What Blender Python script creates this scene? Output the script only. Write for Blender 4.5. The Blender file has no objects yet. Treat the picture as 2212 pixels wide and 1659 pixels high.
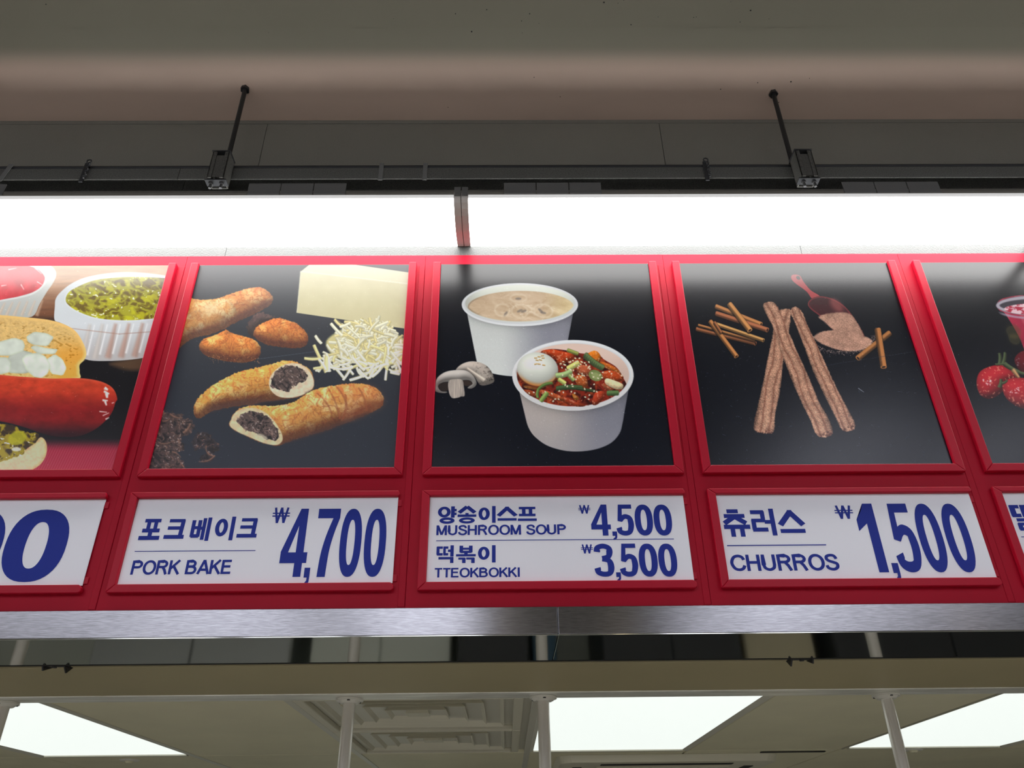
import bpy, bmesh, math, random
import numpy as np
from mathutils import Matrix, Vector

# ------------------------------------------------------------------ camera
W, H = 2212, 1659
CAM = np.array([0.0, -1.55, 1.75])
YAW, PITCH, ROLL, FOCAL = 0.01255422, 0.54606589, -0.01195764, 1713.97
_f = np.array([math.sin(YAW)*math.cos(PITCH), math.cos(YAW)*math.cos(PITCH), math.sin(PITCH)])
_r = np.cross(_f, [0, 0, 1]); _r /= np.linalg.norm(_r); _u = np.cross(_r, _f)
_c, _s = math.cos(ROLL), math.sin(ROLL)
RIGHT, UP, FWD = _c*_r+_s*_u, -_s*_r+_c*_u, _f

scene = bpy.context.scene
col = scene.collection
cd = bpy.data.cameras.new('camera'); cam = bpy.data.objects.new('camera', cd); col.objects.link(cam)
cd.sensor_fit = 'HORIZONTAL'; cd.sensor_width = 36.0; cd.lens = FOCAL/W*36.0
cd.clip_start = 0.05; cd.clip_end = 60
cam.matrix_world = Matrix(((RIGHT[0], UP[0], -FWD[0], CAM[0]), (RIGHT[1], UP[1], -FWD[1], CAM[1]),
                           (RIGHT[2], UP[2], -FWD[2], CAM[2]), (0, 0, 0, 1)))
scene.camera = cam

# ------------------------------------------------------------------ world, exposure
wd = bpy.data.worlds.new('world'); scene.world = wd; wd.use_nodes = True
wd.node_tree.nodes['Background'].inputs[0].default_value = (0.9, 0.93, 1.0, 1)
wd.node_tree.nodes['Background'].inputs[1].default_value = 0.12
vs = scene.view_settings
scene.display_settings.display_device = 'sRGB'
vs.view_transform = 'Standard'; vs.look = 'None'; vs.exposure = 0.0; vs.gamma = 1.0; vs.use_curve_mapping = False
LAMP = 11.0        # menu lamp diffusers
HALL = 4.35        # hall ceiling panels
KITCHEN = 0.88    # kitchen ceiling panels

# ------------------------------------------------------------------ helpers
def lin(c):
    return tuple(((v/255)/12.92 if v/255 <= 0.04045 else ((v/255+0.055)/1.055)**2.4) for v in c)

def mat(name, rgb, rough=0.5, metal=0.0, spec=0.5, noise=None, bump=None, emit=None, aniso=None, coat=None):
    """rgb linear. noise=(scale, amount, stretch), bump=(scale, strength, stretch)"""
    m = bpy.data.materials.new(name); m.use_nodes = True
    nt = m.node_tree; b = nt.nodes['Principled BSDF']
    b.inputs['Base Color'].default_value = (*rgb, 1)
    b.inputs['Roughness'].default_value = rough
    b.inputs['Metallic'].default_value = metal
    b.inputs['Specular IOR Level'].default_value = spec
    if coat:
        b.inputs['Coat Weight'].default_value = coat[0]; b.inputs['Coat Roughness'].default_value = coat[1]
    if emit:
        b.inputs['Emission Color'].default_value = (*emit[0], 1); b.inputs['Emission Strength'].default_value = emit[1]
    if aniso is not None:
        b.inputs['Anisotropic'].default_value = aniso[0]; b.inputs['Anisotropic Rotation'].default_value = aniso[1]
    def tex(scale, stretch):
        tc = nt.nodes.new('ShaderNodeTexCoord'); mp = nt.nodes.new('ShaderNodeMapping'); n = nt.nodes.new('ShaderNodeTexNoise')
        mp.inputs['Scale'].default_value = stretch
        n.inputs['Scale'].default_value = scale; n.inputs['Detail'].default_value = 4
        nt.links.new(tc.outputs['Object'], mp.inputs[0]); nt.links.new(mp.outputs[0], n.inputs['Vector'])
        return n
    if noise:
        n = tex(noise[0], noise[2] if len(noise) > 2 else (1, 1, 1))
        r = nt.nodes.new('ShaderNodeValToRGB')
        r.color_ramp.elements[0].position = 0.3; r.color_ramp.elements[1].position = 0.7
        a = noise[1]
        r.color_ramp.elements[0].color = (*[v*(1-a) for v in rgb], 1); r.color_ramp.elements[1].color = (*[min(1, v*(1+a)) for v in rgb], 1)
        nt.links.new(n.outputs['Fac'], r.inputs[0]); nt.links.new(r.outputs[0], b.inputs['Base Color'])
    if bump:
        n = tex(bump[0], bump[2] if len(bump) > 2 else (1, 1, 1))
        bp = nt.nodes.new('ShaderNodeBump'); bp.inputs['Strength'].default_value = bump[1]; bp.inputs['Distance'].default_value = 0.002
        nt.links.new(n.outputs['Fac'], bp.inputs['Height']); nt.links.new(bp.outputs[0], b.inputs['Normal'])
    return m

def obj(name, verts, faces, m, parent=None, smooth=False):
    me = bpy.data.meshes.new(name); me.from_pydata([tuple(map(float, v)) for v in verts], [], faces); me.update()
    bm = bmesh.new(); bm.from_mesh(me); bmesh.ops.recalc_face_normals(bm, faces=bm.faces[:]); bm.to_mesh(me); bm.free()
    return link(name, me, m, parent, smooth)

def link(name, me, m, parent=None, smooth=False):
    if m and not me.materials: me.materials.append(m)
    if smooth:
        for p in me.polygons: p.use_smooth = True
    o = bpy.data.objects.new(name, me); col.objects.link(o)
    if parent: o.parent = parent
    return o

def empty(name, loc=(0, 0, 0)):
    o = bpy.data.objects.new(name, None); col.objects.link(o); o.empty_display_size = 0.05
    return o

def tag(o, label=None, cat=None, group=None, kind=None):
    if label: o['label'] = label
    if cat: o['category'] = cat
    if group: o['group'] = group
    if kind: o['kind'] = kind
    return o

class MB:
    def __init__(s): s.v = []; s.f = []
    def add(s, v, f):
        n = len(s.v); s.v += [tuple(map(float, p)) for p in v]; s.f += [tuple(i+n for i in q) for q in f]
        return s
    def box(s, x0, x1, y0, y1, z0, z1):
        v = [(x, y, z) for x in (x0, x1) for y in (y0, y1) for z in (z0, z1)]
        return s.add(v, [(0, 1, 3, 2), (4, 6, 7, 5), (0, 4, 5, 1), (2, 3, 7, 6), (0, 2, 6, 4), (1, 5, 7, 3)])
    def cyl(s, p0, p1, r, n=16, r1=None):
        p0 = Vector(p0); p1 = Vector(p1); d = (p1-p0).normalized()
        a = d.orthogonal().normalized(); b = d.cross(a); r1 = r if r1 is None else r1
        v = []
        for i in range(n):
            t = 2*math.pi*i/n; e = a*math.cos(t)+b*math.sin(t); v += [p0+e*r, p1+e*r1]
        f = [(2*i, 2*((i+1) % n), 2*((i+1) % n)+1, 2*i+1) for i in range(n)]
        f += [tuple(2*i for i in range(n))[::-1], tuple(2*i+1 for i in range(n))]
        return s.add(v, f)
    def prism(s, poly, y0, y1):            # poly of (x, z)
        n = len(poly); v = [(x, y0, z) for x, z in poly]+[(x, y1, z) for x, z in poly]
        f = [tuple(range(n)), tuple(range(2*n-1, n-1, -1))]+[(i, (i+1) % n, n+(i+1) % n, n+i) for i in range(n)]
        return s.add(v, f)
    def profile(s, prof, x0, x1, closed=True):   # prof of (y, z) extruded along x
        n = len(prof); v = [(x0, y, z) for y, z in prof]+[(x1, y, z) for y, z in prof]
        f = [(i, (i+1) % n, n+(i+1) % n, n+i) for i in range(n if closed else n-1)]
        if closed: f += [tuple(range(n))[::-1], tuple(range(n, 2*n))]
        return s.add(v, f)
    def build(s, name, m, parent=None, smooth=False, bevel=0, seg=2):
        me = bpy.data.meshes.new(name); me.from_pydata(s.v, [], s.f); me.update()
        bm = bmesh.new(); bm.from_mesh(me)
        bmesh.ops.recalc_face_normals(bm, faces=bm.faces[:])
        if bevel:
            es = [e for e in bm.edges if len(e.link_faces) == 2 and e.calc_face_angle() > 0.35]
            bmesh.ops.bevel(bm, geom=es, offset=bevel, segments=seg, profile=0.5, affect='EDGES', clamp_overlap=True)
        bm.to_mesh(me); bm.free()
        if smooth:
            for p in me.polygons: p.use_smooth = True
            me.set_sharp_from_angle(angle=0.7)
        return link(name, me, m, parent)

def toX(px, py, Y):
    """photo pixel -> (X, Z) on the vertical plane y = Y"""
    d = RIGHT*((px-W/2)/FOCAL)+UP*(-(py-H/2)/FOCAL)+FWD
    t = (Y-CAM[1])/d[1]
    p = CAM+d*t
    return p[0], p[2]

CZ = 1.75   # camera height

# ------------------------------------------------------------------ materials
M = {}
M['red'] = mat('red_enamel', (0.41, 0.0045, 0.022), 0.45, spec=0.13, noise=(3, .06), bump=(900, .03))
M['redrail'] = mat('red_rail', (0.43, 0.005, 0.024), 0.38, spec=0.17)
M['diff'] = mat('lamp_diffuser', (.9, .9, .9), .5, emit=((1, 1, .985), LAMP))
M['lip'] = mat('lamp_lip', (.62, .63, .64), .45)
M['ledge'] = mat('lamp_ledge', (.16, .15, .13), .5)
M['cap'] = mat('lamp_cap', (.62, .58, .55), .3, spec=.6)
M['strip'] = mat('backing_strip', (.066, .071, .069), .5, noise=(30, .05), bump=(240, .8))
M['hous'] = mat('lamp_housing', (.05, .055, .062), .6)
M['plate'] = mat('lamp_plate', (.12, .12, .118), .5)
M['strut'] = mat('galvanised_strut', (.10, .10, .094), .55, metal=.4, noise=(400, .5), bump=(700, .25))
M['dark'] = mat('dark_steel', (.030, .031, .034), .45, metal=.3)
M['brk'] = mat('bracket_steel', (.10, .098, .09), .5, metal=.3, noise=(300, .4))
M['bolt'] = mat('bolt', (.06, .06, .06), .6, metal=.3)
M['wall'] = mat('white_plaster', (.25, .245, .22), .55, noise=(2.5, .05), bump=(260, .55))
M['ceil'] = mat('hall_ceiling_paint', (.245, .23, .18), .7, noise=(1.2, .04), bump=(120, .05))
M['band'] = mat('pinkish_bounce_on_ceiling', (.60, .46, .38), .6, noise=(2.2, .08, (.6, 3, 1)), bump=(90, .06))  # pinkish bounced light put into the ceiling colour
def blend_bounce(m, c0, c1, y0, y1):
    # ceiling colour fades into the pinkish colour that paints in bounced light
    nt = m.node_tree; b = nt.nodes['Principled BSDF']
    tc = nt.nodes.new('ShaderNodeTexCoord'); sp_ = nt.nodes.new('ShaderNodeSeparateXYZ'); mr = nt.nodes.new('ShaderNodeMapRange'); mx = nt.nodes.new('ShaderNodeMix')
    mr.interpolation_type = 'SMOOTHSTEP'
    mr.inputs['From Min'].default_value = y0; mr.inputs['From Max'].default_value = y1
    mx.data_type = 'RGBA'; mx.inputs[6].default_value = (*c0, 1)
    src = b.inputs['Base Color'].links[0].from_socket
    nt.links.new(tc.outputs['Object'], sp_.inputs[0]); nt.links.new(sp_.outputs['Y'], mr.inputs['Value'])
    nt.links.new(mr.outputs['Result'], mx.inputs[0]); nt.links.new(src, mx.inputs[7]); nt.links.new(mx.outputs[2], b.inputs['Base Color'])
blend_bounce(M['band'], (.245, .23, .18), None, -.185, -.115)
M['rim'] = mat('diffuser_rim', (.7, .7, .7), .5, emit=((1, 1, .99), .42))
M['plenum'] = mat('vent_plenum', (.10, .095, .075), .7)  # darker than the vent, painting in the shade inside it
M['steel'] = mat('brushed_steel', (.31, .305, .32), .22, metal=1, noise=(60, .32, (1, 40, 40)), aniso=(.85, 0.25))
M['mirror'] = mat('polished_steel', (.62, .64, .60), .07, metal=1, bump=(8, .02))
M['soffit'] = mat('olive_soffit_paint', (.40, .345, .20), .55, noise=(3, .04))
M['rail'] = mat('galvanised_rail', (.88, .86, .74), .3, metal=.2, noise=(25, .25, (.3, 2, 2)))
M['pole'] = mat('pole_white_metal', (.82, .79, .73), .25, metal=.35)
M['flange'] = mat('flange_white', (.72, .70, .62), .35)
M['tile'] = mat('ceiling_tile', (.74, .70, .50), .6, noise=(4, .04))
M['grid'] = mat('ceiling_grid', (.62, .60, .50), .4)
M['vent'] = mat('vent_plastic', (.66, .63, .50), .5)
M['kpanel'] = mat('kitchen_panel', (.8, .8, .8), .4, emit=((.93, 1.0, .955), KITCHEN))
M['hpanel'] = mat('hall_panel', (.8, .8, .8), .4, emit=((.85, .875, 1.0), HALL))
M['black'] = mat('black_gap', (.008, .008, .008), .7)
M['card'] = mat('white_card', (.92, .92, .98), .38, noise=(1.5, .02), bump=(6, .06))
M['warm'] = mat('warm_downlight', (.8, .8, .8), .4, emit=((1.0, .74, .42), 22))
M['ink'] = mat('blue_ink', (.014, .032, .30), .5, spec=.2)
M['floor'] = mat('floor_tile', (.56, .53, .46), .4, noise=(2, .1))
M['hwall'] = mat('hall_wall_paint', (.55, .54, .50), .7)
M['kwall'] = mat('kitchen_wall_tile', (.62, .64, .58), .35)
M['ssk'] = mat('kitchen_steel', (.35, .36, .35), .3, metal=.9)
M['kdark'] = mat('kitchen_dark', (.03, .032, .036), .4)
M['kblue'] = mat('kitchen_blue', (.03, .10, .17), .4)
M['kwhite'] = mat('kitchen_white', (.7, .72, .66), .3)
M['kbeige'] = mat('kitchen_beige', (.6, .52, .36), .5)

# ------------------------------------------------------------------ setting
BT, BB = CZ+1.325, CZ+0.432          # top and bottom of the red board
HC = CZ+1.912
ZC = CZ+1.838                        # lower ceiling strip over the board
X0, X1 = -5.5, 5.5
# wall behind and above the board: plaster sheets with fine joints
wall = empty('wall_front'); tag(wall, kind='structure')
xs = [X0, -.672, .452, X1]
for a, b in zip(xs[:-1], xs[1:]):
    MB().box(a+.0006, b-.0006, .01, .13, CZ+.40, ZC-.014).build('plaster_sheet', M['wall'], wall, bevel=.0008)
MB().box(X0, X1, .014, .12, CZ+.40, ZC).build('wall_core', M['hous'], wall)
MB().box(X0, X1, .0085, .02, ZC-.013, ZC).build('joint_bead', M['wall'], wall, bevel=.001)
# hall ceiling: flat, then an eased tilt added above the board to catch light
cl = empty('ceiling'); tag(cl, kind='structure')
MB().box(X0, X1, -11, -.2345, HC, HC+.1).build('ceiling_field', M['ceil'], cl)
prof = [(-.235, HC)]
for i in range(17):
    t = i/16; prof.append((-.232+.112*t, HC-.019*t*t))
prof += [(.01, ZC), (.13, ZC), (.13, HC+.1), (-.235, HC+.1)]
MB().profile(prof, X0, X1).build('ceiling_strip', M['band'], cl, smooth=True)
rng = random.Random(4)
sp = MB()
for i in range(46):
    x = rng.uniform(-.15, .9) if i < 34 else rng.uniform(-1.3, 1.5); y = rng.uniform(-.36, -.02)
    if -.18 <= y < -.13: continue
    z = HC-.0005 if y < -.18 else ZC+.0605*(.01-y)/.142-.0005
    r = rng.uniform(.0006, .0016) if i > 4 else .0022
    sp.cyl((x, y, z+.002), (x, y, z-.0004), r, 6)
o = sp.build('fly_specks', M['black'], cl); o['kind'] = 'stuff'
# floor, hall and kitchen shell
tag(MB().box(-6, 6, -11, 5.2, -.1, 0).build('floor', M['floor']), kind='structure')
tag(MB().box(-6, -5.5, -11, 5.2, 0, HC+.1).build('wall_left', M['hwall']), kind='structure')
tag(MB().box(5.5, 6, -11, 5.2, 0, HC+.1).build('wall_right', M['hwall']), kind='structure')
tag(MB().box(-6, 6, -11.3, -11, 0, HC+.1).build('wall_rear', M['hwall']), kind='structure')
tag(MB().box(-6, 6, 4.7, 5.2, 0, CZ+.6).build('wall_kitchen', M['kwall']), kind='structure')
strip = empty('backing_strip'); tag(strip, 'narrow white textured strip between the light fixtures and the red board', 'wall strip')
for a, b in ((X0, -.7045), (-.7039, .7637), (.7643, X1)):
    MB().box(a, b, .004, .0098, BT-.004, CZ+1.3585).build('strip_piece', M['strip'], strip, bevel=.0008)
# soffit behind the board and the rail that carries the poles
tag(MB().box(X0, X1, .284, .618, CZ+.385, CZ+.45).build('trim_1', M['soffit'], bevel=.002), kind='structure')
tag(MB().box(X0, X1, .12, .29, CZ+.398, CZ+.46).build('trim_2', M['black']), kind='structure')
tag(MB().box(X0, X1, .619, .698, CZ+.383, CZ+.44).build('trim_3', M['rail'], bevel=.0025), kind='structure')
# kitchen ceiling grid
KZ = CZ+.40
kc = empty('ceiling'); tag(kc, kind='structure')
cols = [-4.05, -3.25, -2.58, -1.90, -1.272, -.602, .088, .752, 1.385, 2.06, 2.72, 3.35, 4.05]
rows = [.70, 2.03, 3.25, 4.7]
MB().box(X0, X1, .70, 4.75, KZ+.012, KZ+.06).build('ceiling_backing', M['grid'], kc)
light_cols = {(3, 0), (6, 0), (8, 0), (1, 0), (10, 0), (2, 2), (4, 2), (8, 2), (10, 2)}
vent_cols = {(5, 0)}
for ci in range(len(cols)-1):
    for ri in range(3):
        if (ci, ri) in light_cols or (ci, ri) in vent_cols: continue
        a, b, c, d = cols[ci], cols[ci+1], rows[ri], rows[ri+1]
        MB().box(a+.004, b-.004, c+.004, d-.004, KZ, KZ+.02).build('ceiling_tile', M['tile'], kc, bevel=.002, seg=1)

# ------------------------------------------------------------------ hall lamps (seen as reflections)
def hall_lamp(x0, x1, y0, y1, label):
    t = empty('ceiling_lamp'); tag(t, label, 'ceiling lamp', 'hall ceiling lamps')
    z = HC
    MB().box(x0, x1, y0, y1, z-.012, z-.004).build('diffuser', M['hpanel'], t)
    fr = MB()
    fr.box(x0-.02, x0, y0-.02, y1+.02, z-.018, z); fr.box(x1, x1+.02, y0-.02, y1+.02, z-.018, z)
    fr.box(x0, x1, y0-.02, y0, z-.018, z); fr.box(x0, x1, y1, y1+.02, z-.018, z)
    fr.build('frame', M['lip'], t)
hall_lamp(1.55, 2.15, -7.6, -1.95, 'long flat ceiling lamp of the hall, mirrored in the right half of the steel band')
hall_lamp(2.45, 3.05, -7.6, -1.95, 'long flat ceiling lamp of the hall, mirrored low in the poster of strawberries')
hall_lamp(-1.25, -.24, -7.6, -3.2, 'long flat ceiling lamp of the hall, mirrored in the steel band left of its seam')
hall_lamp(-2.45, -1.6, -7.6, -2.9, 'long flat ceiling lamp of the hall, mirrored in the left half of the steel band')
hall_lamp(-3.7, -2.8, -7.6, -2.3, 'long flat ceiling lamp of the hall, mirrored at the left end of the steel band')

for px, py_, w in ((1083, -5.2, 'nearest the seam'), (1345, -6.0, 'below the soup prices'), (1602, -4.6, 'below the churros name'), (1745, -5.6, 'below the churros digits'), (2105, -4.4, 'near the right edge')):
    d = RIGHT*((px-W/2)/FOCAL)+UP*(-(1340-H/2)/FOCAL)+FWD; q = CAM+d*(1.546/d[1])
    x = q[0]+d[0]/d[1]*(-.004-py_); z = HC
    t = empty('downlight'); tag(t, 'small warm hall downlight mirrored as a streak in the steel band, '+w, 'downlight', 'warm hall downlights')
    MB().cyl((x, py_, z-.006), (x, py_, z-.002), .055, 24).build('bulb_disc', M['warm'], t)
    MB().cyl((x, py_, z-.004), (x, py_, z), .075, 28).build('ring', M['lip'], t)
# ------------------------------------------------------------------ red menu board
board = empty('menu_board'); tag(board, 'red enamelled menu board of joined panels below the white light fixtures', 'menu board')
seams = [-1.995, -1.395, -.795, -.195, .405, 1.005, 1.605, 2.205]
for a, b in zip(seams[:-1], seams[1:]):
    MB().box(a+.0002, b-.0002, 0.0, .0098, BB, BT).build('panel', M['red'], board, bevel=.0007)
    # shallow folded flanges beside the joints
    if b < 2.1:
        MB().box(b-.0145, b-.0005, -.0012, .002, BB+.002, BT-.035).build('panel_flange', M['red'], board, bevel=.0006, seg=1)
PY = -.0045
RW, RD = .0185, -.0125
def rail(poly, parent, name='rail', bev=.0016):
    return MB().prism(poly, RD, -.0002).build(name, M['redrail'], parent, bevel=bev)
# poster rectangles (X left, X right), z from PB to PT
PT, PB = CZ+1.2915, CZ+.7265
posters = [(-1.3605, -.829), (-.7608, -.2312), (-.158, .3685), (.4396, .9715), (1.0468, 1.578)]
for (a, b) in posters:
    fr = empty('poster_frame'); fr.parent = board
    e = .003   # lip over the print
    rail([(a+e, PB+e), (a+e, PT+.002), (a+e-RW, PT+.002), (a+e-RW, PB+e-RW)], fr)
    rail([(b-e, PB+e), (b-e, PT+.002), (b-e+RW, PT+.002), (b-e+RW, PB+e-RW)], fr)
    rail([(a+e, PB+e), (b-e, PB+e), (b-e+RW, PB+e-RW), (a+e-RW, PB+e-RW)], fr)
KT, KB = CZ+.6655, CZ+.4783
cards = [(-1.37, -.8310), (-.7650, -.2217), (-.1572, .3762), (.4418, .9810), (1.0455, 1.585)]
for (a, b) in cards:
    fr = empty('card_frame'); fr.parent = board
    e = .002; w = .0165
    rail([(a+e, KB+e), (a+e, KT-e), (a+e-w, KT-e+w*.72), (a+e-w, KB+e-w)], fr)
    c = w*.72
    rail([(a+e, KT-e), (b+.002, KT-e), (b+.0035, KT-e+c*.4), (b+.0005, KT-e+c), (a+e-w, KT-e+c)], fr)
    rail([(a+e, KB+e), (b-.003, KB+e), (b+.003, KB+e-w*.35), (b+.003, KB+e-w*.8), (b-.001, KB+e-w), (a+e-w, KB+e-w)], fr)
    # small clip tabs at the open end
    for zz in (KT-.014, KB+.014):
        MB().box(b-.004, b+.008, -.003, -.0002, zz-.008, zz+.006).build('clip_tab', M['redrail'], fr, bevel=.0006, seg=1)

# ------------------------------------------------------------------ steel band under the board
band = empty('steel_band'); tag(band, 'brushed stainless steel band running along the bottom of the red board', 'metal trim')
SX = .1025
SB = CZ+.378
for a, b in ((X0, SX-.0006), (SX+.0006, X1)):
    MB().box(a, b, -.004, .004, SB+.001, BB-.0005).build('front_plate', M['steel'], band, bevel=.0008)
    MB().box(a, b, -.003, .215, SB-.001, SB+.0009).build('underside_plate', M['mirror'], band, bevel=.0004, seg=1)
MB().box(X0, X1, .2152, .224, SB-.0015, SB+.02).build('rear_edge', M['black'], band)
for i, (px, lab) in enumerate(((135, 'dark steel bracket tab under the steel band, below the hot dog price card'), (1716, 'dark steel bracket tab under the steel band, below the churros price card'))):
    x, _ = toX(px, 1430, .22)
    t = empty('bracket'); tag(t, lab, 'bracket', 'bracket tabs under the steel band')
    s = -1 if px < 1000 else 1
    for k in (0, 1):
        xx = x+s*k*.045
        MB().add([(xx-.0015, .226, SB+.004), (xx-.0015, .268, SB+.004), (xx-.0015, .245-.012*k, SB-.012+.003*k), (xx+.0015, .226, SB+.004), (xx+.0015, .268, SB+.004), (xx+.0015, .245-.012*k, SB-.012+.003*k)],
                 [(0, 1, 2), (3, 5, 4), (0, 3, 4, 1), (1, 4, 5, 2), (2, 5, 3, 0)]).build('fin', M['dark'], t)
    MB().box(min(x, x+s*.045)-.004, max(x, x+s*.045)+.004,   .226, .2515, SB+.002, SB+.0045).build('base_plate', M['dark'], t)
    MB().cyl((x+s*.022, .235, SB+.003), (x+s*.022, .235, SB-.003), .005, 6).build('bolt', M['bolt'], t)

# ------------------------------------------------------------------ menu lamps
LZ = CZ+1.361
LY = -.165
dprof = [(.0095, LZ+.001), (-.012, LZ-.006), (-.04, LZ-.013), (-.07, LZ-.018), (-.098, LZ-.0195), (-.122, LZ-.018), (-.142, LZ-.0135), (-.156, LZ-.007), (-.163, LZ)]
def lamp(xa, xb, plates, label):
    t = empty('light_fixture'); tag(t, label, 'light fixture', 'long white light fixtures above the menu board')
    c = .0165
    up = [(y, z+.004) for y, z in reversed(dprof)]
    MB().profile(dprof+up, xa+c, xb-c).build('diffuser', M['diff'], t, smooth=True)
    out = [(y, z-.0025) for y, z in dprof]
    for a, b in ((xa, xa+c), (xb-c, xb)):
        e = MB().profile([(LY-.003, LZ+.016)]+[(y-(.003 if y < -.1 else 0), z) for y, z in reversed(out)]+[(.0095, LZ+.03), (-.05, LZ+.045), (-.14, LZ+.045)], a, b).build('end_cap', M['cap'], t, bevel=.0008)
        MB().box(a+.001, b-.0005, LY-.0045, LY, LZ+.004, LZ+.032).build('cap_tab', M['plate'], e, bevel=.0006, seg=1)
    MB().box(xa+c, xb-c, LY-.001, LY+.004, LZ+.000, LZ+.010).build('front_lip', M['rim'], t, bevel=.001)
    MB().box(xa+c, xb-c, LY-.001, LY+.012, LZ+.0105, LZ+.0185).build('ledge', M['ledge'], t, bevel=.0008)
    MB().box(xa+c, xb-c, -.135, .009, LZ+.006, LZ+.045).build('housing', M['hous'], t, bevel=.002)
    for x in plates:
        for k in range(3):
            MB().box(x+k*.0785+.0008, x+(k+1)*.0785-.0015, LY-.004, LY-.0012, LZ+.0105, LZ+.046).build('plate', M['plate'], t, bevel=.0006, seg=1)
    return t
lamp(-1.57, -.0995, [-1.42, -.6085], 'long white light fixture above the hot dog and pork bake posters')
lamp(-.0982, 1.372, [.003, .82], 'long white light fixture above the soup and churros posters')
lamp(1.3735, 2.84, [1.5], 'long white light fixture at the far right, above the strawberry poster')

# ------------------------------------------------------------------ strut, conduit and hangers above the lamps
SY = -.11
st = empty('strut_channel'); tag(st, 'grey galvanised steel strut channel running along above the light fixtures', 'steel beam')
z0, z1 = CZ+1.461, CZ+1.499
p = [(SY-.02, z0), (SY-.02, z1), (SY+.02, z1), (SY+.02, z0), (SY+.017, z0), (SY+.017, z1-.003), (SY-.017, z1-.003), (SY-.017, z0)]
for a, b in ((X0, -.805), (-.804, X1)):
    MB().profile(p, a, b).build('channel', M['strut'], st, bevel=.0006, seg=1)
for px, lean in ((826, 0), (920, 0), (30, -.012)):
    x, _ = toX(px, 380, SY)
    MB().add([(x+s*.0055+dx, y, z) for (z, dx) in ((z0-.006, lean), (z1+.014, 0)) for s in (-1, 1) for y in (SY-.0225, SY-.0205)],
             [(0, 1, 3, 2), (4, 6, 7, 5), (0, 2, 6, 4), (1, 5, 7, 3), (0, 4, 5, 1), (2, 3, 7, 6)]).build('strap', M['plate'], st)
for px in (193, 1520):
    x, _ = toX(px, 380, SY)
    tie = MB().box(x-.005, x+.005, SY-.0245, SY-.0205, z0-.012, z1+.016)
    tie.build('cable_tie', M['dark'], st, bevel=.001)
    rr = MB()
    for k in range(10):
        a0, a1 = k*.6, (k+1)*.6
        rr.cyl((x+.004+.006*math.cos(a0), SY-.024, z1+.02+.006*math.sin(a0)), (x+.004+.006*math.cos(a1), SY-.026, z1+.02+.006*math.sin(a1)), .0016, 6)
    for k in range(9):
        rr.cyl((x+.007+.003*math.sin(k*2.1), SY-.025, z1+.014-k*.006), (x+.007+.003*math.sin((k+1)*2.1), SY-.027, z1+.008-k*.006), .0022, 6)
    rr.build('tie_tail', M['dark'], st)
cnd = MB().cyl((X0, SY-.012, z1+.0085), (X1, SY-.012, z1+.0085), .0062, 12).build('conduit', M['dark'], smooth=True)
tag(cnd, 'thin dark conduit pipe strapped along the top of the strut channel', 'pipe')
for (x, yy, s, lab) in ((-.7198, -.073, -1, 'dark hanger rod with channel bracket above the pork bake poster'), (.7695, -.060, 1, 'dark hanger rod with channel bracket above the churros poster')):
    t = empty('hanger'); tag(t, lab, 'hanger', 'ceiling hangers of the strut channel')
    zt = ZC+.4261*(.01-yy)
    MB().cyl((x, yy, CZ+1.50), (x, yy, zt), .0062, 14).build('rod', M['dark'], t, smooth=True)
    MB().cyl((x, yy, zt-.009), (x, yy, zt+.002), .013, 6, .0115).build('nut', M['dark'], t)
    nv = Vector((0, .392, .920))
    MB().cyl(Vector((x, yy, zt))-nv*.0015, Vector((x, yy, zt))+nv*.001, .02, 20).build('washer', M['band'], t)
    # gusset
    MB().prism([(x-.004, z1+.10), (x+.004, z1+.10), (x-s*.024, z1+.045), (x+s*.004, z1+.045)], yy-.004, yy+.004).build('gusset', M['dark'], t)
    # channel piece standing in front of the strut
    w = .0205; ya, yb = SY-.062, SY-.022
    cx = toX(468 if s < 0 else 1747, 368, ya)[0]
    za, zb = CZ+1.424, CZ+1.513
    ch = MB()
    ch.box(cx-w, cx+w, yb-.003, yb, za, zb)
    ch.box(cx-w, cx-w+.003, ya, yb, za, zb); ch.box(cx+w-.003, cx+w, ya, yb, za, zb)
    ch.box(cx-w, cx-w+.011, ya, ya+.003, za, zb); ch.box(cx+w-.011, cx+w, ya, ya+.003, za, zb)
    ch.build('channel_bracket', M['brk'], t, bevel=.0008, seg=1)
    MB().box(cx-w+.0115, cx+w-.0115, ya+.002, ya+.005, za+.004, zb-.012).build('cover_strip', M['brk'], t)
    MB().box(cx-w-.002, cx+w+.002, ya-.002, yb, zb, zb+.003).build('top_plate', M['dark'], t, bevel=.0008)
    for k in (-1, 1):
        bx = cx+k*.013
        MB().cyl((bx, ya+.014, za+.002), (bx, ya+.014, za-.010), .0058, 6).build('nut', M['bolt'], t)
        MB().cyl((bx, ya+.014, za-.008), (bx, ya+.014, za-.022), .0036, 8).build('stud', M['bolt'], t)
    MB().box(cx-.026, cx+.026, ya+.004, ya+.026, za-.004, za-.0005).build('clamp_bar', M['dark'], t, bevel=.0006)

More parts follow.
